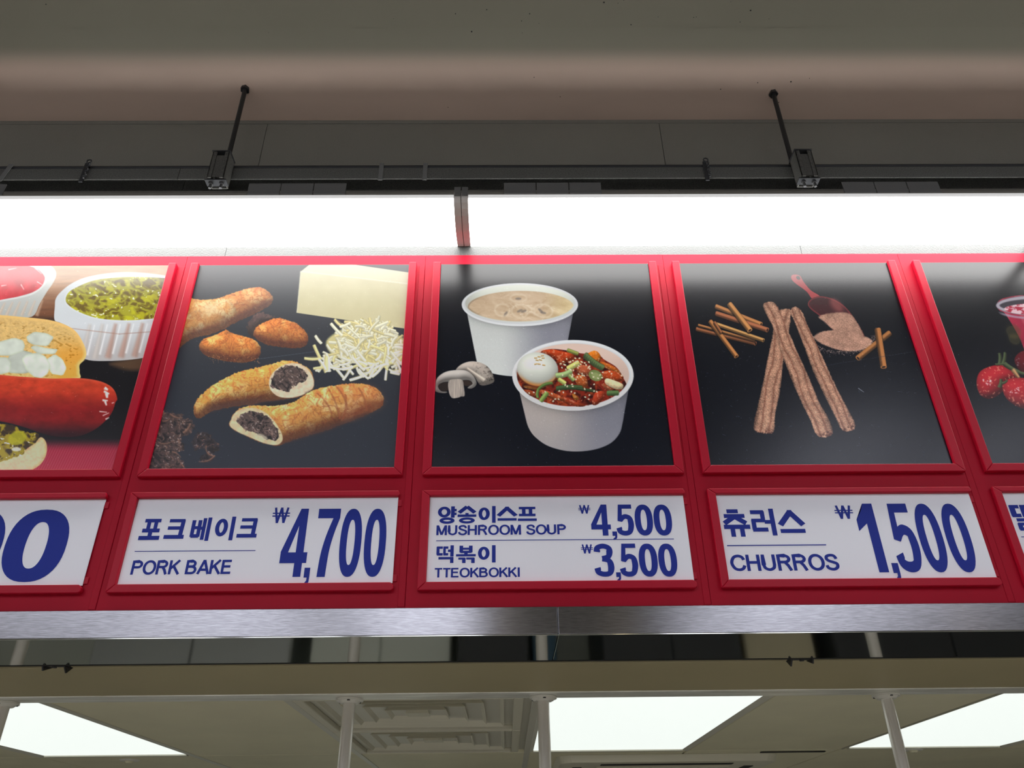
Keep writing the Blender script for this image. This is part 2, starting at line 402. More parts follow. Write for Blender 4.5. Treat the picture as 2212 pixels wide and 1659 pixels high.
# ------------------------------------------------------------------ kitchen ceiling things
def panel_light(c, lab, ri=0):
    a, b = cols[c], cols[c+1]; c0, d = rows[ri]+(.075 if ri == 0 else .03), rows[ri+1]-.03
    t = empty('panel_light'); tag(t, lab, 'panel light', 'kitchen ceiling panel lights')
    i = .026
    MB().box(a+i, b-i, c0, d, KZ+.003, KZ+.012).build('diffuser', M['kpanel'], t)
    fr = MB()
    fr.prism([(a+.004, KZ-.003), (a+i, KZ+.004), (a+i, KZ+.012), (a+.004, KZ+.012)], c0-.03, d+.026)
    fr.prism([(b-.004, KZ-.003), (b-i, KZ+.004), (b-i, KZ+.012), (b-.004, KZ+.012)], c0-.03, d+.026)
    fr.box(a+i, b-i, c0-.03, c0, KZ-.002, KZ+.012); fr.box(a+i, b-i, d, d+.026, KZ-.002, KZ+.012)
    fr.build('frame', M['grid'], t)
panel_light(3, 'bright ceiling panel light at the lower left, beside the leftmost pole')
panel_light(6, 'bright ceiling panel light in the middle, right beside the air vents')
panel_light(8, 'bright ceiling panel light at the lower right, behind the rightmost pole')
panel_light(1, 'bright ceiling panel light farthest left in the kitchen')
panel_light(10, 'bright ceiling panel light farthest right in the kitchen')

for c, w in ((2, 'first'), (4, 'second'), (8, 'third'), (10, 'fourth')):  # unseen rear row, added to brighten the kitchen
    panel_light(c, 'unseen ceiling panel light added to brighten the kitchen, rear row, %s from the left' % w, 2)

def diffuser(x0, x1, y0, y1, lab):
    t = empty('air_vent'); tag(t, lab, 'air vent', 'square ceiling air vents')
    fr = MB(); w = .028; z = KZ
    fr.box(x0, x0+w, y0, y1, z-.004, z+.012); fr.box(x1-w, x1, y0, y1, z-.004, z+.012)
    fr.box(x0+w, x1-w, y0, y0+w*.6, z-.004, z+.012); fr.box(x0+w, x1-w, y1-w*.6, y1, z-.004, z+.012)
    fr.build('frame', M['vent'], t, bevel=.002, seg=1)
    MB().box(x0+w, x1-w, y0+w*.6, y1-w*.6, z+.085, z+.09).build('plenum', M['plenum'], t)
    cx, cy = (x0+x1)/2, (y0+y1)/2; hx, hy = (x1-x0)/2-w, (y1-y0)/2-w*.6
    n = 5
    for k in range(n):
        f0 = (k+.62)/(n+.1); dz = .075; sh = .115
        ox, oy = hx*f0, hy*f0
        ix, iy = max(ox-sh*.62, .012), max(oy-sh*.62, .01)
        th = .0025
        v = []
        for (qx, qy, zz) in ((ox, oy, z+.002), (ox-th, oy-th, z+.002), (ix, iy, z+dz), (ix-th, iy-th, z+dz)):
            v += [(cx-qx, cy-qy, zz), (cx+qx, cy-qy, zz), (cx+qx, cy+qy, zz), (cx-qx, cy+qy, zz)]
        f = []
        for i in range(4):
            j = (i+1) % 4
            f += [(i, j, 8+j, 8+i), (4+i, 12+i, 12+j, 4+j), (i, 4+i, 4+j, j), (8+i, 8+j, 12+j, 12+i)]
        if k == 0: f += [(4, 5, 6, 7)]
        MB().add(v, f).build('louvre', M['vent'], t)
diffuser(-.590, .052, .775, 1.375, 'square louvred ceiling air vent nearer the steel band')
diffuser(-.590, .052, 1.385, 1.985, 'square louvred ceiling air vent farther back from the steel band')
# galvanised frame bars of the grid
for x in (cols[5], cols[6], cols[4]):
    MB().box(x-.012, x+.012, .70, 4.7, KZ-.003, KZ+.011).build('grid_bar', M['grid'], kc, bevel=.001, seg=1)

for i, (x, y, lab) in enumerate(((-.4115, .681, 'slim white pole with round flange in front of the air vents'), (.1005, .675, 'slim white pole with round flange left of the middle panel light'), (1.018, .69, 'slim white pole with round flange at the right, in front of the right panel light'), (-1.318, .68, 'slim white pole with round flange at the left edge'))):
    t = empty('pole'); tag(t, lab, 'pole', 'white poles hanging from the ceiling rail')
    zf = CZ+.383
    MB().cyl((x, y, zf-.006), (x, y, zf-.0005), .036, 40).build('flange', M['flange'], t, smooth=True)
    MB().cyl((x, y, zf-.012), (x, y, zf-.006), .024, 32, .031).build('collar', M['flange'], t, smooth=True)
    MB().cyl((x, y, .9), (x, y, zf-.008), .0158, 28).build('tube', M['pole'], t, smooth=True)
    for k in range(3):
        a = k*2.094+.6
        MB().cyl((x+.029*math.cos(a), y+.029*math.sin(a), zf-.0085), (x+.029*math.cos(a), y+.029*math.sin(a), zf-.0055), .004, 8).build('screw', M['bolt'], t)
for px, py, lab in ((280, 1641, 'small round white ceiling detector near the left panel light'), (1972, 1618, 'small round white ceiling detector near the right panel light')):
    d = RIGHT*((px-W/2)/FOCAL)+UP*(-(py-H/2)/FOCAL)+FWD; q = CAM+d*((KZ-CAM[2])/d[2])
    t = empty('smoke_detector'); tag(t, lab, 'detector', 'round ceiling detectors')
    MB().cyl((q[0], q[1], KZ-.006), (q[0], q[1], KZ+.001), .036, 28, .042).build('ring', M['flange'], t, smooth=True)
    MB().cyl((q[0], q[1], KZ-.014), (q[0], q[1], KZ-.005), .014, 20, .02).build('hub', M['tile'], t, smooth=True)
# air conditioner cassette at the bottom edge
ac = empty('air_conditioner'); tag(ac, 'flat white ceiling cassette air conditioner at the bottom, behind the middle panel light', 'air conditioner')
ax0, ax1, ay0, ay1 = .22, 1.17, 2.13, 3.05
r = .07; poly = []
for (qx, qy, a0) in ((ax1-r, ay1-r, 0), (ax0+r, ay1-r, 90), (ax0+r, ay0+r, 180), (ax1-r, ay0+r, 270)):
    for k in range(7):
        a = math.radians(a0+k*15); poly.append((qx+r*math.cos(a), qy+r*math.sin(a)))
cxm, cym = (ax0+ax1)/2, (ay0+ay1)/2
def slab(pl, z0, z1, k=1.0):
    n = len(pl)
    v = [(x, y, z1) for x, y in pl]+[(cxm+(x-cxm)*k, cym+(y-cym)*k, z0) for x, y in pl]
    return MB().add(v, [tuple(range(n)), tuple(range(n, 2*n))]+[(i, (i+1) % n, n+(i+1) % n, n+i) for i in range(n)])
slab(poly, KZ-.03, KZ, .975).build('casing', M['vent'], ac, bevel=.003)
for (a, b, c, d) in ((ax0+.19, ax1-.19, ay0+.075, ay0+.115), (ax0+.19, ax1-.19, ay1-.115, ay1-.075), (ax0+.075, ax0+.115, ay0+.19, ay1-.19), (ax1-.115, ax1-.075, ay0+.19, ay1-.19)):
    MB().box(a, b, c, d, KZ-.0325, KZ-.029).build('outlet_slot', M['black'], ac)
MB().box(ax0+.18, ax1-.18, ay0+.18, ay1-.18, KZ-.036, KZ-.029).build('intake_grille', M['vent'], ac, bevel=.003)
MB().box(ax1-.10, ax1+.17, ay0-.052, ay0-.030, KZ-.004, KZ-.001).build('slot_cover', M['black'], ac)

# ------------------------------------------------------------------ kitchen equipment (seen mirrored in the polished underside)
def kbox(name, lab, cat, x0, x1, y0, y1, z0, z1, m, door=None):
    t = empty(name); tag(t, lab, cat)
    MB().box(x0, x1, y0+.02, y1, z0, z1).build('body', m, t, bevel=.008)
    n = door or 1; w = (x1-x0)/n
    for k in range(n):
        dd = MB().box(x0+k*w+.006, x0+(k+1)*w-.006, y0, y0+.019, z0+.03, z1-.03).build('door', m, t, bevel=.004)
        MB().cyl((x0+k*w+w*.85, y0-.03, (z0+z1)/2-.15), (x0+k*w+w*.85, y0-.03, (z0+z1)/2+.15), .009, 10).build('handle', M['ssk'], dd)
kbox('refrigerator', 'dark steel kitchen refrigerator mirrored at the left of the polished underside', 'refrigerator', -2.6, -1.35, 3.6, 4.5, .05, 1.75, M['ssk'], 2)
kbox('cabinet', 'white kitchen cabinet mirrored in the polished underside below the pork bake card', 'cabinet', -1.25, -.35, 3.7, 4.5, .05, 1.6, M['kwhite'], 2)
kbox('oven', 'black kitchen oven mirrored in the polished underside left of its seam', 'oven', -.30, .15, 3.6, 4.5, .05, 1.7, M['kdark'], 1)
kbox('locker', 'blue kitchen locker mirrored in the polished underside near its seam', 'locker', .18, .34, 3.8, 4.5, .05, 1.7, M['kblue'], 1)
kbox('fryer', 'black kitchen fryer cabinet mirrored in the polished underside below the soup card', 'fryer', .62, 1.5, 3.6, 4.5, .05, 1.66, M['kdark'], 2)
kbox('shelf_unit', 'beige kitchen cupboard mirrored in the polished underside below the churros card', 'cupboard', 1.55, 2.0, 3.7, 4.5, .05, 1.7, M['kbeige'], 1)
kbox('freezer', 'dark kitchen freezer mirrored at the right end of the polished underside', 'freezer', 2.1, 3.6, 3.6, 4.5, .05, 1.72, M['kdark'], 2)

# ------------------------------------------------------------------ price cards and lettering
CY = -.0045
def arc(cx, cy, rx, ry, a0, a1, n=10):
    return [(cx+rx*math.cos(math.radians(a0+(a1-a0)*i/n)), cy+ry*math.sin(math.radians(a0+(a1-a0)*i/n))) for i in range(n+1)]

def cr(pts, n=6, closed=False):
    p = [np.array(q, float) for q in pts]; out = []; L = len(p)
    for i in range(L if closed else L-1):
        if closed: a, b, c, d = p[i-1], p[i], p[(i+1) % L], p[(i+2) % L]
        else: a, b, c, d = p[max(i-1, 0)], p[i], p[i+1], p[min(i+2, L-1)]
        for k in range(n):
            t = k/n
            out.append(.5*((2*b)+(-a+c)*t+(2*a-5*b+4*c-d)*t*t+(-a+3*b-3*c+d)*t**3))
    if not closed: out.append(p[-1])
    return [tuple(q) for q in out]

def bandq(pts, tx, ty, closed=False):
    """quads of a stroke along pts; tx: thickness of vertical strokes, ty: of horizontal ones"""
    P = [np.array(q, float) for q in pts]; n = len(P); Lf = []; Rt = []
    for i in range(n):
        if closed: d0 = P[i]-P[i-1]; d1 = P[(i+1) % n]-P[i]
        else: d0 = P[i]-P[i-1] if i > 0 else P[1]-P[0]; d1 = P[i+1]-P[i] if i < n-1 else P[i]-P[i-1]
        d0 = d0/(np.linalg.norm(d0)+1e-9); d1 = d1/(np.linalg.norm(d1)+1e-9)
        d = d0+d1; d /= np.linalg.norm(d)+1e-9
        k = 1/max(.55, math.sqrt(max(0, (1+float(d0@d1))/2)))
        nn = np.array([-d[1]*tx/2, d[0]*ty/2])*k
        Lf.append(P[i]+nn); Rt.append(P[i]-nn)
    q = []
    for i in range(n if closed else n-1):
        j = (i+1) % n
        q.append([tuple(Lf[i]), tuple(Lf[j]), tuple(Rt[j]), tuple(Rt[i])])
    return q

def superring(cx, cy, rx, ry, n=2.5, k=36):
    o = []
    for i in range(k):
        a = 2*math.pi*i/k; c, s = math.cos(a), math.sin(a)
        o.append((cx+rx*math.copysign(abs(c)**(2/n), c), cy+ry*math.copysign(abs(s)**(2/n), s)))
    return o

def digit(ch, tx=.29, ty=.15):
    if ch == '0':
        o, i = superring(.5, .5, .5, .5, 2.35, 44), superring(.5, .5, .5-tx, .5-ty*1.12, 2.3, 44)
        return [[o[k], o[(k+1) % 44], i[(k+1) % 44], i[k]] for k in range(44)]
    if ch == '5':
        q = bandq(cr([(.13, .255), (.20, .125), (.45, ty/2), (.72, .12), (1-tx/2, .33), (.77, .545), (.57, .61), (.40, .585), (.24, .50)], 6), tx, ty)
        q += [[(.16, 1), (.93, 1), (.93, .865), (.16, .865)], [(.16, 1), (.38, 1), (.34, .60), (.07, .47)], [(.07, .47), (.34, .60), (.36, .50), (.31, .435)]]
        return q
    if ch == '3':
        q = bandq(cr([(.15, .745), (.20, .875), (.47, 1-ty/2), (.74, .87), (.80, .74), (.70, .595), (.40, .545)], 6), tx, ty)
        q += bandq(cr([(.40, .535), (.74, .475), (1-tx/2, .28), (.74, .11), (.47, ty/2), (.20, .125), (.13, .265)], 6), tx, ty)
        return q
    if ch == '1': return [[(.50, 1), (1, 1), (1, 0), (.50, 0)], [(.62, 1), (.50, 1), (.30, .86), (.0, .76)], [(.62, 1), (.0, .76), (.0, .59), (.58, .72)]]
    if ch == '7':
        p = cr([(1, .86), (.80, .62), (.66, .36), (.60, 0)], 5); p2 = cr([(.70, .86), (.46, .60), (.30, .32), (.24, 0)], 5)
        return [[(0, 1), (1, 1), (1, .855), (0, .855)]]+[[p[i], p[i+1], p2[i+1], p2[i]] for i in range(len(p)-1)]
    if ch == '4': return [[(.56, 1), (.85, 1), (.85, 0), (.56, 0)], [(0, .35), (1, .35), (1, .195), (0, .195)], [(.56, 1), (0, .36), (.0, .345), (.27, .345)], [(.56, 1), (.27, .345), (.56, .74), (.57, .9)]]
    if ch == ',':
        return [[(0, .13), (1, .13), (1, -.01), (0, -.01)], [(1, -.01), (.55, -.01), (.52, -.05), (.95, -.07)], [(.95, -.07), (.52, -.05), (.1, -.10), (.1, -.13)], [(.95, -.07), (.1, -.13), (.35, -.14), (.7, -.12)]]
    if ch == 'W':
        w = []
        for (a, b) in (((.08, 1), (.28, 0)), ((.28, 0), (.5, 1)), ((.5, 1), (.72, 0)), ((.72, 0), (.92, 1))): w += bandq([a, b], .15, .1)
        return w+[[(-.08, .67), (1.08, .67), (1.08, .59), (-.08, .59)], [(-.08, .49), (1.08, .49), (1.08, .41), (-.08, .41)]]

def hangul(ch):
    q = []
    def h(u0, u1, v, t=.13): t *= 1.16; q.append([(u0, v+t/2), (u1, v+t/2), (u1, v-t/2), (u0, v-t/2)])
    def v(u, v0, v1, t=.15): t *= 1.16; q.append([(u-t/2, v0), (u+t/2, v0), (u+t/2, v1), (u-t/2, v1)])
    def l(a, b, tx=.2, ty=.14): q.extend(bandq([a, b], tx*1.14, ty*1.14))
    def ring(cx, cy, rx, ry, tx=.15, ty=.13): tx *= 1.14; ty *= 1.14; q.extend(bandq(superring(cx, cy, rx-tx/2, ry-ty/2, 2.0, 30), tx, ty, True))
    if ch == '포': h(.14, .92, .92, .15); v(.36, .92, .45, .16); v(.70, .92, .45, .16); h(.10, .94, .44, .16); v(.51, .44, .08, .17); h(0, 1, .085, .17)
    if ch == '크': h(.14, .92, .92, .15); l((.84, .95), (.80, .12), .18, .15); h(.12, .84, .54, .15); h(0, 1, .085, .17)
    if ch == '베': v(.10, .92, .10, .17); v(.42, .92, .10, .17); h(.10, .42, .55, .13); h(.06, .46, .14, .15); h(.42, .66, .52, .13); v(.66, 1.02, -.05, .16); v(.91, 1.05, -.10, .17)
    if ch == '이': ring(.33, .52, .335, .43, .19, .15); v(.91, 1.05, -.10, .18)
    if ch == '양': ring(.34, .66, .34, .34, .17, .14); v(.80, 1.02, .30, .17); h(.80, 1.0, .78, .13); h(.80, 1.0, .54, .13); ring(.50, .12, .40, .20, .17, .13)
    if ch == '송': l((.50, 1.0), (.08, .62), .22, .16); l((.50, 1.0), (.92, .62), .22, .16); v(.5, .6, .45, .15); h(0, 1, .43, .13); ring(.5, .13, .42, .19, .17, .12)
    if ch == '스': v(.50, 1.0, .82, .16); l((.50, .9), (.04, .34), .22, .17); l((.50, .9), (.96, .34), .22, .17); h(0, 1, .08, .15)
    if ch == '프': h(.06, .94, .90, .15); v(.32, .9, .4, .16); v(.68, .9, .4, .16); h(.06, .94, .40, .15); h(0, 1, .06, .15)
    if ch == '떡':
        v(.08, .96, .46, .15); h(.02, .36, .90, .13); h(.02, .36, .48, .13)
        v(.46, .96, .46, .13); h(.40, .68, .90, .13); h(.40, .68, .48, .13)
        h(.66, .90, .70, .13); v(.90, 1.04, .34, .17); h(.12, .98, .24, .13); v(.90, .30, -.06, .17)
    if ch == '볶':
        v(.26, 1.02, .60, .16); v(.74, 1.02, .60, .16); h(.26, .74, .83, .11); h(.22, .78, .63, .12); v(.5, .6, .42, .15); h(0, 1, .42, .12)
        h(.12, .46, .22, .11); v(.40, .26, -.06, .15); h(.52, .92, .22, .11); v(.86, .26, -.06, .15)
    if ch == '츄': h(.20, .66, .94, .13); h(.06, .90, .76, .13); l((.48, .74), (.04, .48), .2, .15); l((.48, .74), (.92, .48), .2, .15); h(0, 1.06, .35, .14); v(.34, .35, -.02, .16); v(.72, .35, -.02, .16)
    if ch == '러': h(0, .56, .90, .14); v(.49, .94, .54, .16); h(.0, .56, .56, .13); v(.08, .58, .18, .16); h(0, .64, .19, .14); h(.54, .86, .50, .13); v(.88, 1.04, -.05, .17)
    if ch == '딸':
        v(.08, 1.0, .52, .17); h(.0, .32, .94, .13); h(.0, .32, .56, .13); v(.44, 1.0, .52, .15); h(.36, .66, .94, .13); h(.36, .66, .56, .13)
        v(.82, 1.04, .44, .16); h(.82, 1.0, .74, .13)
        h(.10, .92, .37, .12); v(.86, .40, .2, .14); h(.10, .92, .19, .11); v(.16, .22, -.04, .14); h(.10, .92, -.02, .12)
    return q

def latin(ch):
    """polylines in units of cap height, and advance width"""
    t = .155; a = t/2
    if ch == 'P': return [[(a, 0), (a, 1)], [(a, 1-a), (.40, 1-a)]+arc(.40, .72, .235, .2025, 90, -90)+[(a, .5175)]], .74
    if ch == 'R': return [[(a, 0), (a, 1)], [(a, 1-a), (.42, 1-a)]+arc(.42, .725, .235, .1975, 90, -90)+[(a, .5275)], [(.40, .5275), (.56, .32), (.70, 0)]], .82
    if ch == 'B': return [[(a, 0), (a, 1)], [(a, 1-a), (.38, 1-a)]+arc(.38, .735, .215, .1875, 90, -90)+[(a, .5475)], [(a, .53), (.42, .53)]+arc(.42, .3035, .24, .226, 90, -90)+[(a, a)]], .80
    if ch == 'O': return [superring(.44, .5, .44-a, .5-a+.01, 2.1, 36)+['c']], .90
    if ch == 'C': return [cr([(.76, .68), (.66, .86), (.45, .925), (.21, .83), (a, .5), (.21, .17), (.45, .075), (.67, .15), (.77, .34)], 5)], .86
    if ch == 'K': return [[(a, 0), (a, 1)], [(.66, 1), (.12, .42)], [(.30, .58), (.70, 0)]], .76
    if ch == 'A': return [[(.03, 0), (.38, 1)], [(.38, 1), (.74, 0)], [(.15, .31), (.62, .31)]], .78
    if ch == 'E': return [[(a, 0), (a, 1)], [(a, 1-a), (.64, 1-a)], [(a, .53), (.60, .53)], [(a, a), (.66, a)]], .73
    if ch == 'M': return [[(a, 0), (a, 1)], [(.10, .98), (.42, .04)], [(.42, .04), (.75, .98)], [(.77, 0), (.77, 1)]], .93
    if ch == 'U': return [[(a, 1), (a, .36)]+cr([(a, .36), (.14, .17), (.37, .07), (.60, .17), (.665, .36)], 5)+[(.665, 1)]], .82
    if ch == 'S': return [cr([(.63, .70), (.54, .88), (.34, .93), (.13, .86), (.10, .70), (.22, .58), (.45, .49), (.62, .40), (.63, .22), (.50, .09), (.32, .065), (.12, .14), (.05, .31)], 5)], .75
    if ch == 'H': return [[(a, 0), (a, 1)], [(.665, 0), (.665, 1)], [(a, .52), (.665, .52)]], .82
    if ch == 'T': return [[(.02, 1-a), (.68, 1-a)], [(.35, 0), (.35, 1)]], .70
    if ch == 'I': return [[(a+.04, 0), (a+.04, 1)]], .30
    return [], .33

class Ink:
    """lettering in the card plane; positions read in zoomed photo coordinates (ox, oy, s)"""
    def __init__(s, ox, oy, sc): s.o = (ox, oy, sc)
    def w(s, x, y):
        ox, oy, sc = s.o; return toX(ox+x/sc, oy+y/sc, CY)
    def box(s, quads, xl, xr, yt, yb):
        ym = (yt+yb)/2
        Xl, Xr = s.w(xl, ym)[0], s.w(xr, ym)[0]; Zt, Zb = s.w((xl+xr)/2, yt)[1], s.w((xl+xr)/2, yb)[1]
        return [[(Xl+(Xr-Xl)*u, Zb+(Zt-Zb)*v) for u, v in q] for q in quads]
    def digits(s, items, yt, yb, **k):
        out = []
        for ch, xl, xr in items: out += s.box(digit(ch, **k), xl, xr, yt, yb)
        return out
    def han(s, items):
        out = []
        for ch, xl, xr, yt, yb in items: out += s.box(hangul(ch), xl, xr, yt, yb)
        return out
    def text(s, txt, xl, xr, ytl, ybl, t=.155, track=.035):
        x = 0; qs = []
        for ch in txt:
            pl, adv = latin(ch)
            for p in pl:
                closed = p[-1] == 'c'
                if closed: p = p[:-1]
                qs += [[(u+x, v) for u, v in q] for q in bandq(p, t, t*.93, closed)]
            x += adv+track
        tot = x-.06-track
        return s.box([[(u/tot, v) for u, v in q] for q in qs], xl, xr, ytl, ybl)
    def line(s, x0, y0, x1, y1, t):
        a, b = s.w(x0, y0), s.w(x1, y1); z = (a[1]+b[1])/2; h = t/2
        return [[(a[0], z+h), (b[0], z+h), (b[0], z-h), (a[0], z-h)]]

def print_mesh(name, quads, parent, y):
    v = []; f = []
    for q in quads:
        n = len(v); v += [(x, y-len(f)*1.2e-6, z) for x, z in q]; f.append((n, n+1, n+2, n+3))
    me = bpy.data.meshes.new(name); me.from_pydata([tuple(map(float, p)) for p in v], [], f); me.update()
    bm = bmesh.new(); bm.from_mesh(me)
    for fc in bm.faces:
        fc.normal_update()
        if fc.normal.y > 0: fc.normal_flip()
    bm.to_mesh(me); bm.free()
    return link(name, me, M['ink'], parent)

card_labels = ['white price card ending in large blue zeros at the left edge',
               'white price card in blue for PORK BAKE at 4,700',
               'white price card in blue for MUSHROOM SOUP and TTEOKBOKKI',
               'white price card in blue for CHURROS at 1,500',
               'white price card cut off by the right edge of the picture']
cobj = []
for (a, b), lab in zip(cards, card_labels):
    m = MB(); n = 24; v = []; f = []
    # a thin sheet with the slight buckle of card under its top rail
    for j in range(n+1):
        for k in (0, 1, 2):
            x = a+.0024+(b-a-.0024)*j/n; z = KB+.0023+(KT-KB-.0046)*(0, .86, 1)[k]
            v.append((x, CY+(0.0012 if k == 2 else 0), z))
    for j in range(n):
        for k in (0, 1): f.append((3*j+k, 3*j+3+k, 3*j+4+k, 3*j+1+k))
    nv = len(v); v += [(x, y+.0012, z) for x, y, z in v]; f += [tuple(i+nv for i in reversed(q)) for q in f]
    o = MB().add(v, f).build('price_card', M['card'])
    tag(o, lab, 'price card', 'price cards on the red menu board'); cobj.append(o)
LYR = CY-.0004
# pork bake
k = Ink(200, 1040, 2212/700)
print_mesh('korean_lettering', k.han([('포', 327, 468, 257, 398), ('크', 497, 633, 258, 390), ('베', 672, 803, 254, 392), ('이', 838, 966, 248, 388), ('크', 992, 1128, 252, 382)]), cobj[1], LYR)
print_mesh('divider_line', k.line(287, 482, 1113, 468, .0016), cobj[1], LYR)
print_mesh('english_lettering', k.text('PORK BAKE', 269, 947, 538, 634, t=.18), cobj[1], LYR)
print_mesh('won_sign', k.digits([('W', 1237, 1338)], 179, 284), cobj[1], LYR)
print_mesh('price_digits', k.digits([('4', 1294, 1475), ('7', 1519, 1672), ('0', 1688, 1834), ('0', 1855, 2002)], 187, 652, tx=.32)+k.digits([(',', 1470, 1508)], 187, 652), cobj[1], LYR)
# soup and tteokbokki
k = Ink(890, 1040, 2212/630)
print_mesh('korean_lettering', k.han([('양', 196, 338, 192, 312), ('송', 346, 488, 192, 312), ('이', 505, 632, 193, 303), ('스', 649, 793, 192, 297), ('프', 802, 945, 192, 297)]), cobj[2], LYR)
print_mesh('english_lettering', k.text('MUSHROOM SOUP', 187, 1164, 330, 405, t=.185), cobj[2], LYR)
print_mesh('divider_line', k.line(184, 450, 1986, 437, .0016), cobj[2], LYR)
print_mesh('korean_lettering', k.han([('떡', 186, 316, 490, 612), ('볶', 334, 484, 490, 612), ('이', 501, 632, 490, 604)]), cobj[2], LYR)
print_mesh('english_lettering', k.text('TTEOKBOKKI', 170, 820, 655, 727, t=.185), cobj[2], LYR)
print_mesh('won_sign', k.digits([('W', 1268, 1346)], 180, 245), cobj[2], LYR)
print_mesh('price_digits', k.digits([('4', 1356, 1504), ('5', 1549, 1680), ('0', 1690, 1826), ('0', 1833, 1970)], 176, 411, tx=.33)+k.digits([(',', 1512, 1547)], 176, 411), cobj[2], LYR)
print_mesh('won_sign', k.digits([('W', 1288, 1366)], 478, 547), cobj[2], LYR)
print_mesh('price_digits', k.digits([('3', 1384, 1531), ('5', 1575, 1712), ('0', 1721, 1862), ('0', 1869, 2009)], 472, 723, tx=.33)+k.digits([(',', 1540, 1575)], 472, 723), cobj[2], LYR)
# churros
k = Ink(1500, 1040, 2212/712)
print_mesh('korean_lettering', k.han([('츄', 194, 360, 190, 368), ('러', 384, 545, 190, 355), ('스', 566, 732, 192, 345)]), cobj[3], LYR)
print_mesh('divider_line', k.line(219, 434, 883, 423, .0022), cobj[3], LYR)
print_mesh('english_lettering', k.text('CHURROS', 241, 963, 490, 599, t=.18), cobj[3], LYR)
print_mesh('won_sign', k.digits([('W', 950, 1055)], 162, 251), cobj[3], LYR)
print_mesh('price_digits', k.digits([('1', 1118, 1247), ('5', 1325, 1492), ('0', 1508, 1668), ('0', 1690, 1853)], 149, 611, tx=.32)+k.digits([(',', 1275, 1318)], 149, 611), cobj[3], LYR)
# left and right cards, cut by the picture edge
k = Ink(0, 540, 1063/500)
print_mesh('price_digits', k.digits([('0', 22, 305), ('0', -280, 8)], 1193, 1525, tx=.33, ty=.16), cobj[0], LYR)
k = Ink(2100, 1030, 641/112)
print_mesh('korean_lettering', k.han([('딸', 500, 860, 352, 640)]), cobj[4], LYR)
print_mesh('divider_line', k.line(606, 746, 1400, 735, .0016), cobj[4], LYR)

# ------------------------------------------------------------------ printed posters
# Each poster is a flat sheet whose print is carried by a colour attribute on a fine grid.
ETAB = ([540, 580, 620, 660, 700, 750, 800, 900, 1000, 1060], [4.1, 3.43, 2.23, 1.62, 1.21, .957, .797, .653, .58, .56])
_rs = np.random.RandomState(7)
_LAT = _rs.rand(256, 256)

def vnoise(x, y, seed=0):
    ca, sa = math.cos(seed*1.37+.6), math.sin(seed*1.37+.6)
    x = np.asarray(x, float); y = np.asarray(y, float)
    x, y = x*ca-y*sa+seed*17.3, x*sa+y*ca+seed*31.7
    xi = np.floor(x).astype(int); yi = np.floor(y).astype(int); fx = x-xi; fy = y-yi
    fx = fx*fx*(3-2*fx); fy = fy*fy*(3-2*fy)
    g = lambda a, b: _LAT[a & 255, b & 255]
    return (g(xi, yi)*(1-fx)+g(xi+1, yi)*fx)*(1-fy)+(g(xi, yi+1)*(1-fx)+g(xi+1, yi+1)*fx)*fy

def fbm(x, y, o=4, seed=0):
    s = 0; a = .5; t = 0
    for i in range(o):
        s = s+a*vnoise(x*2**i, y*2**i, seed+i*5); t += a; a *= .55
    return s/t

def ridge(x, y, o=3, seed=0):
    s = 0; a = .5; t = 0
    for i in range(o):
        s = s+a*(1-np.abs(2*vnoise(x*2**i, y*2**i, seed+i*3)-1)); t += a; a *= .5
    return s/t

def sst(a, b, x):
    t = np.clip((x-a)/(b-a), 0, 1); return t*t*(3-2*t)

def blur(a, r):
    for ax in (0, 1):
        for _ in range(2):
            p = np.pad(a, [(r+1, r) if k == ax else (0, 0) for k in (0, 1)], mode='edge'); c = np.cumsum(p, ax)
            n = a.shape[ax]; k = 2*r+1
            a = (np.take(c, range(k, k+n), ax)-np.take(c, range(0, n), ax))/k
    return a

def C(*c): return np.array(c, float)

